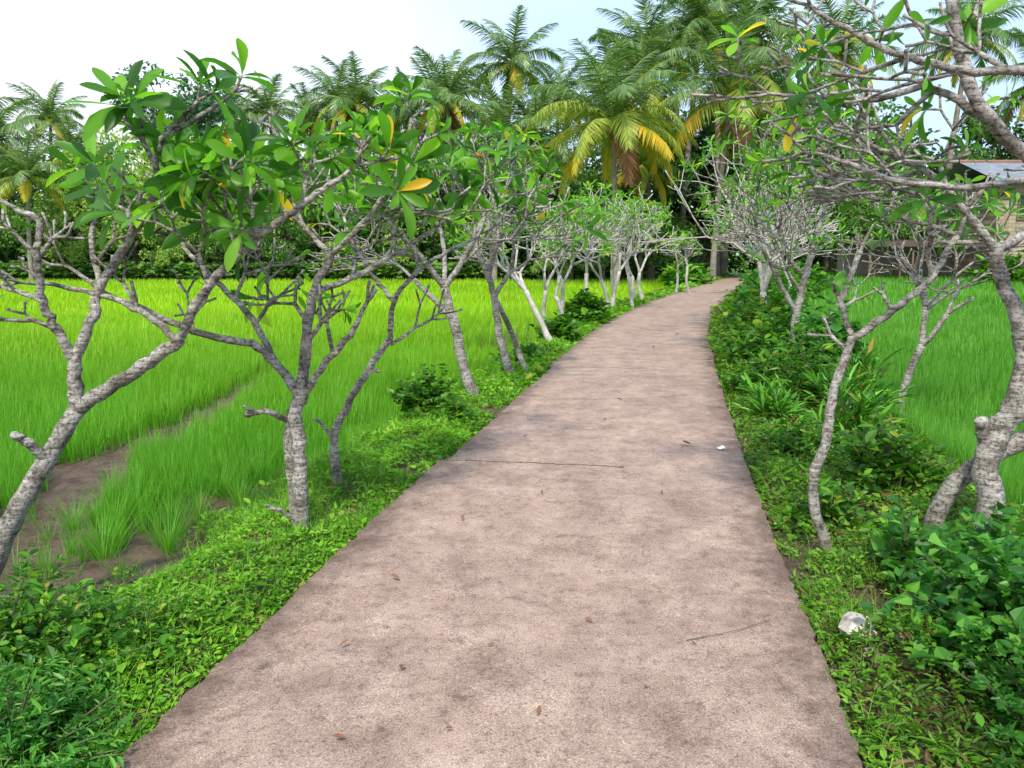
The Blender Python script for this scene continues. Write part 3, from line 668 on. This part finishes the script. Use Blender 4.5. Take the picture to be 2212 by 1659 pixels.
# near left
shrub('leafy_bush', (-1.98, 2.8), .50, .45, .40, 300, 26, .033, OVAL, M_shrub, 'dense dark green bush with small leaves beside path', 'bush')
shrub('leafy_bush', (-1.64, 2.3), .34, .4, .27, 260, 24, .030, NARROW, M_shrub2, 'dark feathery weeds at the path edge', 'bush')
shrub('leafy_bush', (-2.45, 3.2), .45, .35, .32, 220, 24, .034, OVAL, M_shrub2, 'dense green bush with small leaves over mud', 'bush')
shrub('leafy_bush', (-1.55, 3.0), .26, .35, .20, 180, 18, .028, NARROW, M_shrub, 'low leafy weeds on the grassy bank', 'bush')
shrub('leafy_bush', (-.92, 7.9), .32, .36, .46, 110, 24, .052, BROAD, M_shrub, 'dark vine covered bush on path bank', 'bush')
shrub('leafy_bush', (-.6, 7.4), .2, .3, .2, 60, 18, .045, BROAD, M_shrub, 'low vine covered bush on path bank', 'bush')
shrub('leafy_bush', (1.7, 18.3), .5, .8, .65, 90, 20, .12, BROAD, M_shrub, 'round green bush beside path and rice', 'bush')
shrub('leafy_bush', (.9, 14.6), .35, .6, .4, 80, 18, .10, BROAD, M_shrub, 'low green bush beside path and rice', 'bush')
shrub('leafy_bush', (.25, 11.6), .3, .7, .25, 70, 18, .07, BROAD, M_shrub, 'low weedy bush on path bank', 'bush')
# near right
shrub('vine_bush', (2.14, 2.95), .50, .5, .54, 230, 22, .048, BROAD, M_shrub2, 'tangled vine bush with heart shaped leaves beside path', 'bush', spin=.8)
shrub('vine_bush', (2.45, 3.3), .38, .3, .36, 110, 20, .055, BROAD, M_shrub, 'tangled vine bush around old tree trunk', 'bush', spin=.8)
shrub('vine_bush', (1.88, 2.35), .34, .5, .32, 220, 22, .032, OVAL, M_shrub2, 'low dark vines trailing at path edge', 'bush', spin=.8)
shrub('leafy_bush', (2.0, 3.7), .2, .22, .42, 24, 13, .07, OVAL, M_shrub2, 'upright leafy weed beside old trunk', 'bush')
shrub('leafy_bush', (1.95, 4.5), .25, .3, .28, 50, 14, .05, OVAL, M_shrub, 'low leafy weed between two pale trunks', 'bush')
shrub('leafy_bush', (2.6, 5.2), .42, .45, .42, 90, 16, .06, OVAL, M_shrub, 'green shrub with oval leaves beside old trunk', 'bush')
for i, (x, y, rx, h, sz, st) in enumerate([(3.0, 6.7, .34, .45, .13, 46), (2.65, 7.6, .26, .36, .12, 36), (3.5, 7.6, .38, .6, .15, 46)]):
    o = shrub('strap_leaf_plant', (x, y), rx, rx, h, st, 12, sz, STRAP, M_strap, 'small plant with arching narrow leaves', 'plant', True); o["group"] = 'strap leaved plants beside the path'
for x, y, rx, ry, h, sz, T, mt in [(2.45, 6.2, .36, .5, .26, .045, OVAL, M_shrub), (3.35, 8.5, .55, .6, .65, .08, NARROW, M_shrub), (2.85, 8.9, .4, .6, .42, .06, OVAL, M_shrub), (3.5, 10.6, .5, .9, .75, .085, OVAL, M_shrub), (4.1, 10.0, .55, .7, .8, .10, BROAD, M_shrub2),
                            (4.15, 12.6, .55, .9, .9, .10, OVAL, M_shrub), (4.8, 14.6, .62, 1, .95, .12, BROAD, M_shrub), (5.65, 17.0, .7, 1.2, 1.0, .13, OVAL, M_shrub2),
                            (6.7, 20.0, .8, 1.4, 1.1, .15, OVAL, M_shrub), (7.9, 23.8, .9, 1.6, 1.2, .18, OVAL, M_shrub), (9.5, 28, 1.0, 2, 1.2, .2, OVAL, M_shrub2), (11.6, 33, 1.2, 2.4, 1.2, .25, OVAL, M_shrub), (14.4, 39.5, 1.5, 3, 1.3, .3, OVAL, M_shrub),
                            (9.2, 42, 1, 2.2, 1.3, .28, OVAL, M_shrub), (11, 48.5, 1, 2.2, 1.3, .28, OVAL, M_shrub)]:
    o = shrub('hedge_shrub', (x, y), rx, ry, h, 120, 18, sz, T, mt, 'bushy green hedge shrub overhanging the path edge', 'shrub'); o["group"] = 'hedge shrubs along the path'

# ------------------------------------------------------------------ coconut palms
def palm_mesh(L, nf, yellow, seed, height, lean, wdt=.065):
    global rng
    keep = rng; rng = np.random.default_rng(seed)
    crown = Bag(); trunk = Bag(); C = np.array([lean[0], lean[1], height])
    n = 14; tt = np.linspace(0, 1, n)
    P = np.stack([lean[0] * tt ** 1.6, lean[1] * tt ** 1.6, height * tt - .3 * (1 - tt)], 1)
    R = .20 - .07 * tt; R[0] = .3; R = R * (1 + .05 * (np.arange(n) % 2))
    tube(trunk, P, R, 9, 0, .03)
    for i in range(nf):
        f = i / (nf - 1); az = i * 2.39996 + rng.uniform(-.25, .25)
        el = math.radians(84 - 106 * f ** .92 + rng.uniform(-7, 7)); Lf = L * (.68 + .36 * math.sin(math.pi * min(1, f * .75 + .15))) * rng.uniform(.9, 1.08)
        drp = math.radians(28 + 30 * math.sin(math.pi * min(f * .85, 1)) + rng.uniform(-8, 14))
        steps = 14; q = C.copy(); pts = [q.copy()]; a = el
        for k in range(steps):
            a = max(el - drp * ((k + 1) / steps) ** 1.6 * 1.35, math.radians(-80))
            q = q + Lf / steps * np.array([math.cos(a) * math.cos(az), math.cos(a) * math.sin(az), math.sin(a)]); pts.append(q.copy())
        pts = np.array(pts); m = 0
        if f > 1 - yellow: m = 2
        elif f > 1 - yellow * 2.6: m = 1
        if f > .97 and yellow > .1: m = 3
        tube(crown, pts, np.linspace(.05, .012, len(pts)), 4, 1 if m == 0 else m, .0, False)
        N = 50; t = np.linspace(.10, .995, N); t = np.repeat(t, 2); sgn = np.tile([1, -1], N)
        idx = t * steps; T = norm(np.gradient(pts, axis=0))
        pp = np.stack([np.interp(idx, np.arange(steps + 1), pts[:, c]) for c in range(3)], 1)
        Tt = norm(np.stack([np.interp(idx, np.arange(steps + 1), T[:, c]) for c in range(3)], 1))
        S = norm(np.cross(Tt, np.array([0, 0, 1.0]) + .001)); twist = rng.uniform(-.5, .5)
        U = np.cross(S, Tt); S = S * math.cos(twist) + U * math.sin(twist); U = np.cross(S, Tt)
        k = len(t); ll = Lf * .22 * np.sin(np.pi * (t * .80 + .14)) ** .7 * rng.uniform(.85, 1.12, k)
        d = Tt * (.5 + .6 * t[:, None] ** 2) + S * sgn[:, None] * .9 + U * .12 + np.array([0, 0, -1]) * (rng.uniform(.0, .5, k) + .3 * f)[:, None]
        V, F = instance(BLADE[0], BLADE[1], pp, frames(d, U + rng.normal(0, .15, (k, 3))), np.stack([np.full(k, wdt) * rng.uniform(.8, 1.2, k), ll, ll * .3], 1))
        if m == 2:   # yellowing spreads from the tip of the frond
            tipm = np.repeat(t > rng.uniform(.15, .6), 2)
            crown.add(V, F[tipm], 2); crown.F.append(F[~tipm] + crown.n - len(V)); crown.M.append(np.full(int((~tipm).sum()), 1))
        else: crown.add(V, F, m)
    rng = keep
    mats = [M_palm, M_palmy, M_palmo, M_palmd]
    return trunk.mesh('trunk', [M_palmtrunk], True), crown.mesh('crown', mats), C
th = np.linspace(0, np.pi, 7); nb = Bag(); tube(nb, np.stack([np.zeros(7), np.zeros(7), -np.cos(th) * .17], 1), np.maximum(np.sin(th) * .13, .01), 8, 0, .02, False)
NUT = nb.mesh('coconut', [M_coco], True)
def put_palm(x, y, ms, label, rotz=0, sc=1, nuts=False):
    gz = float(ground([x], [y])[0]); e = empty('coconut_palm', (x, y, gz)); e.rotation_euler = (0, 0, rotz); e.scale = (sc,) * 3
    tag(e, label, 'palm tree', group='coconut palms around the rice fields')
    obj('trunk', ms[0], parent=e); obj('crown', ms[1], parent=e)
    if nuts:
        for i in range(8):
            a = i * .8; obj('coconut', NUT, tuple(ms[2] + np.array([math.cos(a) * .33, math.sin(a) * .33, -.35 - .12 * (i % 3)])), e)
    return e
put_palm(5.9, 44, palm_mesh(5.6, 38, .22, 11, 9.0, (-.4, 0)), 'coconut palm with drooping golden yellow lower fronds', nuts=True)
put_palm(12.4, 48, palm_mesh(6.6, 38, .16, 12, 10.9, (.6, -.3)), 'tall coconut palm with dense fronds and yellow tips', nuts=True)
vA = palm_mesh(4.3, 24, .06, 13, 14.0, (.8, .2)); vB = palm_mesh(4.3, 22, .12, 14, 12.0, (-.9, .3)); vC = palm_mesh(4.4, 24, .10, 15, 8.5, (.5, -.4))
for x, y, ms, r, sc in [(-.8, 62, vA, .2, 1.14), (-4.0, 57, vB, 1.3, 1.02), (-12.0, 62, vB, 2.2, 1.06), (-14.6, 64, vA, .5, .96), (-21, 72, vA, 3, 1.0), (-8.3, 66, vA, 4, .92), (-1.2, 52, vC, 1.8, 1.12), (-17.5, 66, vB, 3.6, .98),
                        (-41, 70, vA, 1, .95), (-36.5, 55, vC, 2, 1.12), (-31, 50, vC, .4, .8), (-34, 60, vB, 4, .78), (-39.5, 58, vC, 5, 1.2), (-28.5, 64, vB, 2.6, .85), (18.6, 58, vA, 2.7, 1.2), (10.3, 60, vA, 3.9, 1.16), (9.6, 54, vB, .3, 1.12), (30, 55, vA, 5, 1.1), (33, 51, vB, 2, 1.0),
                        (14.5, 55, vA, 1.9, 1.2), (23, 56, vB, 1.2, 1.2), (17.2, 48, vC, 3.3, 1.1), (8.6, 52, vC, 5.1, .9), (2.0, 54, vC, 2.9, 1.1), (6.5, 58, vB, 4.4, 1.1), (3.2, 60, vA, .9, .92), (12.5, 58, vA, 5.4, 1.22), (-6.2, 60, vC, 1.1, 1.35), (-24, 70, vA, 2, .95)]:
    put_palm(x, y, ms, 'tall coconut palm rising over the dark wood', r, sc)

# ------------------------------------------------------------------ broadleaf wood
def tree_mesh(h, r, seed, mat, flat=False, n=5200, leaf=.34):
    global rng
    keep = rng; rng = np.random.default_rng(seed)
    tr = Bag(); cr = Bag()
    tube(tr, [(0, 0, -.3), (.1, .1, h * .3), (-.1, .2, h * .6)], [.28, .2, .14], 7)
    nc = 26; cs = []; rs = []
    for i in range(nc):
        a = rng.uniform(0, 6.28); rad = r * math.sqrt(rng.uniform(0, 1)) * .9
        if flat: z = h * rng.uniform(.62, .97) - (rad / r) ** 2 * h * .1
        else: z = h * (.25 + .68 * rng.uniform(0, 1) * (1 - (rad / r) ** 2 * .45))
        c = np.array([math.cos(a) * rad, math.sin(a) * rad, z]); cs.append(c); rs.append(r * rng.uniform(.16, .36))
        tube(tr, [(-.05, .15, h * rng.uniform(.25, .55)), tuple(c * np.array([.5, .5, .85])), tuple(c)], [.09, .06, .025], 5, 0, .05, False)
    cs = np.array(cs); rs = np.array(rs); w = rs ** 2; ci = rng.choice(nc, n, p=w / w.sum())
    v = norm(rng.normal(0, 1, (n, 3))); rr = rng.uniform(.4, 1.25, n) ** .7
    sq = np.array([1, 1, .42 if flat else .75]); P = cs[ci] + v * (rr * rs[ci])[:, None] * sq
    d = v + rng.normal(0, .7, (n, 3)); d[:, 2] -= .3; nr = v + np.array([0, 0, .6]) + rng.normal(0, .5, (n, 3))
    L = leaf * rng.uniform(.6, 1.4, n); V, F = instance(OVAL[0], OVAL[1], P, frames(d, nr), np.stack([L, L, L], 1)); cr.add(V, F)
    rng = keep
    return tr.mesh('trunk', [M_trunk], True), cr.mesh('crown', [mat])
TV = [tree_mesh(11, 4.2, 21, M_far[0]), tree_mesh(11, 4.0, 22, M_far[1]), tree_mesh(10, 3.6, 23, M_far[2], n=4200), tree_mesh(12, 4.5, 24, M_far[0]), tree_mesh(11, 4.2, 25, M_far[1])]
def put_tree(x, y, ms, label, rz=0, sc=1):
    gz = float(ground([x], [y])[0]); e = empty('broadleaf_tree', (x, y, gz)); e.rotation_euler = (0, 0, rz); e.scale = (sc, sc, sc)
    tag(e, label, 'tree', group='broadleaf trees edging the fields'); obj('trunk', ms[0], parent=e); obj('crown', ms[1], parent=e)
put_tree(-26, 62, tree_mesh(17, 4.6, 31, M_far[3], True, 4200, .34), 'tall umbrella crowned tree rising above the wood')
for i, (x, y, v, sc) in enumerate([(-52, 60, 0, .9), (-46, 58, 3, .85), (-40, 60, 0, .9), (-35, 63, 1, 1.0), (-30, 58, 2, 1.1), (-27, 56, 2, .95), (-23, 60, 2, 1.12), (-19, 58, 2, 1.0), (-15.5, 62, 2, 1.1), (-12, 57, 1, 1.0), (-9, 62, 2, 1.05),
                                   (-6, 58, 1, 1.0), (-2.5, 60, 1, 1.0), (.5, 56, 3, .85), (4, 53, 3, .8), (7.5, 56, 1, 1.0), (10, 62, 3, 1.15), (15, 60, 0, 1.35), (19.5, 62, 3, 1.4), (24, 60, 0, 1.2), (28, 62, 1, 1.25), (33, 60, 1, 1.15),
                                   (38, 60, 0, 1.2), (43, 58, 3, 1.1), (49, 60, 0, 1.2), (55, 58, 1, 1.1), (-58, 62, 1, 1), (-38, 55, 1, .6), (-20, 54.5, 1, .5), (21, 52, 1, .8), (25, 49.5, 2, .5), (-24, 54.5, 2, .5), (-8, 54.5, 2, .45), (6, 51, 1, .4), (2.5, 52, 2, .35),
                                   (-31, 55, 2, .55), (-16, 55, 4, .55), (-12, 54.5, 2, .35), (-3, 54.5, 4, .5), (22.5, 49, 1, .6), (18.5, 52, 4, .75), (-33.5, 56, 4, .7), (9.5, 52, 1, .55)]):
    put_tree(x, y, TV[v], ['dark leafy tree at the wood edge', 'green leafy tree at the wood edge', 'light yellow green tree at the wood edge', 'dark leafy tree at the wood edge', 'green leafy tree at the wood edge'][v], i * 1.7, sc)
bag = Bag()
n = 60000; x = rng.uniform(-75, 75, n); y = 55 + rng.uniform(0, 9, n) ** 1.0; top = 3.8 + 1.6 * wav(x, y * .3, .35) + 1.1 * wav(x, y, 1.1)
z = rng.uniform(0, 1, n) ** .8 * top; y = y + z * .25 + .8 * wav(x, z, 1.3)
k = ~((x > 15) & (x < 23) & (y < 60)); x, y, z = x[k], y[k], z[k]; n = len(x)
L = .45 * rng.uniform(.4, 1.5, n); d = rng.normal(0, 1, (n, 3)); nr = np.stack([rng.normal(0, .5, n), rng.normal(-.5, .5, n), np.ones(n)], 1)
V, F = instance(OVAL[0], OVAL[1], np.stack([x, y, z], 1), frames(d, nr), np.stack([L, L, L], 1)); bag.add(V, F)
n = 40000; x = rng.uniform(-260, 260, n); y = 75 + rng.uniform(0, 40, n) + np.abs(x) * .1; z = rng.uniform(0, 1, n) * (8 + 2 * wav(x, y, .12) + 1 * wav(x, y, .5))
L = 1.1 * rng.uniform(.5, 1.4, n); d = rng.normal(0, 1, (n, 3)); nr = np.stack([rng.normal(0, .5, n), rng.normal(-.5, .5, n), np.ones(n)], 1)
V, F = instance(OVAL[0], OVAL[1], np.stack([x, y, z], 1), frames(d, nr), np.stack([L, L, L], 1)); bag.add(V, F)
o = obj('far_wood', bag.mesh('far_wood', [M_far[4]])); tag(o, 'dark dense undergrowth and distant wood behind rice fields', 'wood', 'stuff')
bag = Bag(); n = 9000; x = rng.uniform(-60, 9, n); y = 53 + rng.uniform(0, 3, n); z = rng.uniform(.1, .9, n); L = .45 * rng.uniform(.5, 1.4, n)
a = rng.uniform(0, 6.28, n); d = np.stack([np.cos(a), np.sin(a), rng.uniform(-.2, .5, n)], 1); nr = np.stack([rng.normal(0, .4, n), rng.normal(-.3, .4, n), np.ones(n)], 1)
V, F = instance(BROAD[0], BROAD[1], np.stack([x, y, z], 1), frames(d, nr), np.stack([L, L, L], 1)); bag.add(V, F)
o = obj('field_margin_weeds', bag.mesh('field_margin_weeds', [M_far[1]])); tag(o, 'broad leaved weeds at the edge of the rice field', 'weeds', 'stuff')

# ------------------------------------------------------------------ buildings
def box(bag, x0, x1, y0, y1, z0, z1, m=0):
    V = [(x0, y0, z0), (x1, y0, z0), (x1, y1, z0), (x0, y1, z0), (x0, y0, z1), (x1, y0, z1), (x1, y1, z1), (x0, y1, z1)]
    bag.add(V, np.array([(0, 3, 2, 1), (4, 5, 6, 7), (0, 1, 5, 4), (1, 2, 6, 5), (2, 3, 7, 6), (3, 0, 4, 7)]), m)
def block_mat():
    m, nt, out = new_mat('cement_block_wall'); tc = nt.nodes.new('ShaderNodeTexCoord'); mp = nt.nodes.new('ShaderNodeMapping'); mp.inputs['Rotation'].default_value = (math.pi / 2, 0, 0)
    b = nt.nodes.new('ShaderNodeTexBrick'); nt.links.new(tc.outputs['Object'], mp.inputs[0]); nt.links.new(mp.outputs[0], b.inputs[0])
    b.inputs['Color1'].default_value = (.42, .35, .25, 1); b.inputs['Color2'].default_value = (.36, .30, .21, 1); b.inputs['Mortar'].default_value = (.22, .18, .13, 1)
    b.inputs['Scale'].default_value = 1; b.inputs['Brick Width'].default_value = .45; b.inputs['Row Height'].default_value = .22; b.inputs['Mortar Size'].default_value = .015
    n = noise(nt, 1.5, 5); r = ramp(nt, [(.3, (.6, .58, .55)), (.65, (1, 1, 1))]); nt.links.new(n.outputs[0], r.inputs[0])
    c = mixc(nt, b.outputs[0], r.outputs[0], 1, 'MULTIPLY'); p = nt.nodes.new('ShaderNodeBsdfPrincipled'); p.inputs['Roughness'].default_value = .9; nt.links.new(c, p.inputs[0]); nt.links.new(p.outputs[0], out.inputs[0]); return m
M_block = block_mat(); M_render = solid('grey_wall_render', (.20, .17, .145), (.34, .30, .26), 1.2, .9, .2)
M_metal = solid('corrugated_metal', (.17, .20, .25), (.30, .34, .40), 1.5, .55, .1, metal=.2); M_tile = solid('terracotta_tile', (.20, .09, .055), (.32, .14, .09), 3, .8, .4)
M_rust = solid('rusty_roof_sheet', (.05, .035, .028), (.11, .075, .055), 2, .8, .2)
M_dark = solid('dark_window', (.012, .014, .018), (.03, .032, .035), 2, .2, .02); M_wood = solid('weathered_timber', (.10, .065, .04), (.2, .13, .08), 5, .8, .3)
M_blue = solid('blue_plastic', (.03, .06, .22), (.05, .10, .3), 2, .5, .05)
def corrugated(bag, x0, x1, y0, z0, y1, z1, m, pitch=.18, amp=.025):
    xs_ = np.arange(x0, x1, pitch / 4); n = len(xs_); off = amp * np.sin((xs_ - x0) / pitch * 2 * np.pi)
    A = np.stack([xs_, np.full(n, y0), z0 + off], 1); B = np.stack([xs_, np.full(n, y1), z1 + off], 1)
    V = np.concatenate([A, B]); i = np.arange(n - 1); bag.add(V, np.stack([i, i + 1, i + n + 1, i + n], 1), m)
HX, HY = 27.8, 45.0; gz = float(ground([HX + 4], [HY])[0])
e = empty('block_house', (HX, HY, gz)); tag(e, 'two storey cement block house with metal and tile roof', 'house')
b = Bag(); box(b, 0, 11, 0, 7, 0, 5.6); obj('wall', b.mesh('wall', [M_block]), parent=e)
b = Bag(); corrugated(b, -.5, 11.5, -.8, 5.55, 3.5, 7.1, 0); corrugated(b, -.5, 11.5, 7.8, 5.55, 3.5, 7.1, 0); r_ = obj('roof', b.mesh('roof', [M_metal]), parent=e)
b = Bag(); tube(b, [(-.5, 3.5, 7.15), (5, 3.5, 7.15), (11.5, 3.5, 7.15)], [.10, .10, .10], 8); obj('ridge_tiles', b.mesh('ridge_tiles', [M_tile], True), parent=r_)
for wx in (1.2, 4.8, 8.2):
    b = Bag(); box(b, wx, wx + 1.4, -.04, .02, 3.6, 4.8); w_ = obj('window', b.mesh('window', [M_dark]), parent=e)
    b = Bag(); box(b, wx - .1, wx, -.09, .01, 3.5, 4.9); box(b, wx + 1.4, wx + 1.5, -.09, .01, 3.5, 4.9); box(b, wx, wx + 1.4, -.09, .01, 4.8, 4.9); box(b, wx, wx + 1.4, -.09, .01, 3.5, 3.6); obj('frame', b.mesh('frame', [M_wood]), parent=w_)
b = Bag(); box(b, 3, 4.1, -.05, .02, 0, 2.1); obj('door', b.mesh('door', [M_wood]), parent=e)
SX, SY = 20.0, 44.0; gz = float(ground([SX + 3], [SY])[0])
e = empty('open_shed', (SX, SY, gz)); tag(e, 'low open timber shed with rusty roof beside house', 'shed')
b = Bag(); corrugated(b, -.4, 7.4, -.8, 2.0, 4.2, 2.5, 0); obj('roof', b.mesh('roof', [M_rust]), parent=e)
b = Bag(); box(b, 0, 7.0, 3.7, 3.85, 0, 2.3); obj('wall', b.mesh('wall', [M_render]), parent=e)
for px_ in (0, 2.4, 4.8, 6.9):
    b = Bag(); tube(b, [(px_, -.5, 0), (px_ + .02, -.5, 1.0), (px_, -.5, 2.0)], [.07, .06, .06], 7); obj('post', b.mesh('post', [M_wood], True), parent=e)
b = Bag(); tube(b, [(0, 0, 0), (0, 0, .02), (0, 0, .3), (0, 0, .6), (0, 0, .85), (0, 0, .9)], [.27, .29, .29, .30, .29, .26], 14, 0, 0)
tag(obj('water_barrel', b.mesh('water_barrel', [M_blue], True), (23, 44.5, gz)), 'blue plastic barrel under the shed roof', 'barrel')
e = empty('wooden_table', (21.4, 44.6, gz)); tag(e, 'rough wooden table standing under the shed', 'table')
b = Bag(); box(b, -.8, .8, -.4, .4, .72, .77); obj('table_top', b.mesh('table_top', [M_wood]), parent=e)
for lx in (-.72, .72):
    for ly in (-.33, .33):
        b = Bag(); box(b, lx - .04, lx + .04, ly - .04, ly + .04, 0, .717); obj('leg', b.mesh('leg', [M_wood]), parent=e)
gz = float(ground([13.0], [58])[0])
e = empty('boundary_wall', (13.2, 57.5, gz)); tag(e, 'grey plastered boundary wall with gate pillar at path end', 'wall')
b = Bag(); box(b, -1.2, 2.2, 0, .2, 0, 2.1); box(b, -1.25, 2.2, -.05, .25, 2.1, 2.2); obj('wall_panel', b.mesh('wall_panel', [M_render]), parent=e)
b = Bag(); box(b, 2.2, 2.7, -.15, .35, 0, 2.5); box(b, 2.1, 2.8, -.25, .45, 2.5, 2.62); obj('pillar', b.mesh('pillar', [M_render]), parent=e)
for x, y in [(26, 41), (29, 41.5), (31.5, 41)]:
    o = shrub('hedge_shrub', (x, y), 1.4, .9, 1.5, 100, 16, .3, OVAL, M_shrub, 'leafy shrub growing in front of the house', 'shrub'); o["group"] = 'shrubs in front of the house'

# ------------------------------------------------------------------ small things
M_dry = leaf_mat('dry_leaf', [(0, (.10, .045, .02)), (.6, (.22, .10, .05)), (1, (.30, .2, .10))], .7, .1, 0, tcol=1.0)
DL = strip_template([0, .2, .5, .8, 1], [.02, .14, .2, .13, .01], .8, -.25)
for x, y, L in [(.09, 2.42, .04), (-.42, 2.75, .05), (-.55, 2.3, .04), (.35, 3.1, .04), (-.1, 2.9, .03), (-.55, 3.55, .05), (.7, 3.9, .03), (1.5, 6.25, .10), (1.76, 5.6, .05), (-.3, 4.4, .04), (.2, 4.9, .04), (.9, 7.2, .06), (2.9, 11, .09), (.1, 6.5, .05),
                (-.2, 2.35, .03), (.5, 2.6, .025), (.75, 2.9, .03), (-.7, 2.9, .04), (1.0, 4.9, .04), (1.2, 8.2, .06), (2.4, 13, .09), (3.2, 15, .1)]:
    a = rng.uniform(0, 6.28); V, F = instance(DL[0], DL[1], np.zeros((1, 3)), frames(np.array([[math.cos(a), math.sin(a), .1]]), np.array([[rng.normal(0, .3), rng.normal(0, .3), 1]])), np.full((1, 3), L))
    o = obj('fallen_leaf', np_mesh('fallen_leaf', V, F, [M_dry], smooth=True), (x, y, .03)); tag(o, 'curled brown dry leaf lying on concrete path', 'leaf', group='fallen leaves on the path')
for P in ([(.72, 2.95, .026), (.95, 3.03, .028), (1.13, 3.14, .02)], [(-2.9, 4.6, -.36), (-2.6, 4.65, -.34), (-2.4, 4.6, -.36)]):
    b = Bag(); tube(b, resample(P, 4), np.linspace(.0022, .0012, 9), 5); tag(obj('fallen_twig', b.mesh('fallen_twig', [M_trunk], True)), 'thin dry twig lying on the ground', 'twig', group='fallen twigs')
M_white = solid('paper_scrap', (.6, .6, .6), (.75, .75, .74), 20, .8, .1)
V = [(0, 0, .01), (.05, .015, .02), (.06, .07, .01), (.015, .08, .03), (.035, .04, .035), (-.02, .035, .015)]
tag(obj('paper_scrap', np_mesh('paper_scrap', V, [(0, 1, 4, 5), (1, 2, 3, 4)], [M_white]), (1.70, 6.1, .01)), 'crumpled white paper scrap on path edge', 'litter')
M_rock = solid('pale_rock', (.30, .27, .24), (.58, .54, .48), 9, .9, .6)
for i, (x, y, s) in enumerate([(1.45, 3.02, .075), (1.62, 2.98, .045), (1.44, 2.84, .03)]):
    th = np.linspace(0, np.pi, 7); b = Bag(); tube(b, np.stack([np.zeros(7), np.zeros(7), -np.cos(th) * s * .7], 1), np.maximum(np.sin(th) * s, .004), 8, 0, .22, False)
    tag(obj('rock', b.mesh('rock', [M_rock], False), (x, y, float(ground([x], [y])[0]) + s * .5 + .06)), 'pale broken rock in weeds beside path', 'rock', group='rocks beside the path')

# ------------------------------------------------------------------ light, sky, camera
EL, AZ = 50, 187      # sun elevation, azimuth clockwise from +Y
w = bpy.data.worlds.new('World'); scene.world = w; w.use_nodes = True; nt = w.node_tree
bg = nt.nodes['Background']; sky = nt.nodes.new('ShaderNodeTexSky'); sky.sky_type = 'NISHITA'; sky.sun_disc = False
sky.sun_elevation = math.radians(EL); sky.sun_rotation = math.radians(AZ); sky.air_density = 1.0; sky.dust_density = 2.0; sky.ozone_density = 1.2
# thin bright haze and cloud veil over the blue, thicker towards the west (-X) and the horizon
tc = nt.nodes.new('ShaderNodeTexCoord'); sp = nt.nodes.new('ShaderNodeSeparateXYZ'); nt.links.new(tc.outputs['Generated'], sp.inputs[0])
cn = nt.nodes.new('ShaderNodeTexNoise'); cn.inputs['Scale'].default_value = 2.2; cn.inputs['Detail'].default_value = 6; nt.links.new(tc.outputs['Generated'], cn.inputs['Vector'])
m1 = nt.nodes.new('ShaderNodeMath'); m1.operation = 'MULTIPLY_ADD'; m1.inputs[1].default_value = -.55; nt.links.new(sp.outputs[0], m1.inputs[0]); nt.links.new(cn.outputs[0], m1.inputs[2])
m2 = nt.nodes.new('ShaderNodeMath'); m2.operation = 'MULTIPLY_ADD'; m2.inputs[1].default_value = -.55; nt.links.new(sp.outputs[2], m2.inputs[0]); nt.links.new(m1.outputs[0], m2.inputs[2])
hr = ramp(nt, [(.20, (6.0, 7.9, 10.8)), (.60, (9.8, 10.2, 10.7))]); nt.links.new(m2.outputs[0], hr.inputs[0])
m = nt.nodes.new('ShaderNodeMix'); m.data_type = 'RGBA'; m.inputs[0].default_value = .74
nt.links.new(hr.outputs[0], m.inputs[7])
nt.links.new(sky.outputs[0], m.inputs[6]); nt.links.new(m.outputs[2], bg.inputs[0]); bg.inputs[1].default_value = .15
L = bpy.data.lights.new('sun', 'SUN'); L.energy = 5.0; L.angle = math.radians(5); L.color = (1, .93, .80)
so = bpy.data.objects.new('sun', L); link(so)
a, el = math.radians(AZ), math.radians(EL); S = Vector((math.sin(a) * math.cos(el), math.cos(a) * math.cos(el), math.sin(el)))
so.rotation_euler = S.to_track_quat('Z', 'Y').to_euler(); so.location = (0, 0, 30)
cam = bpy.data.cameras.new('camera'); cam.lens = 27; cam.sensor_width = 36; cam.clip_end = 3000; cam.clip_start = .05
co = bpy.data.objects.new('camera', cam); co.location = (0, 0, 1.6); co.rotation_euler = (math.radians(90 - 9.65), 0, 0); link(co); scene.camera = co
scene.view_settings.view_transform = 'Standard'; scene.view_settings.look = 'None'; scene.view_settings.exposure = 0
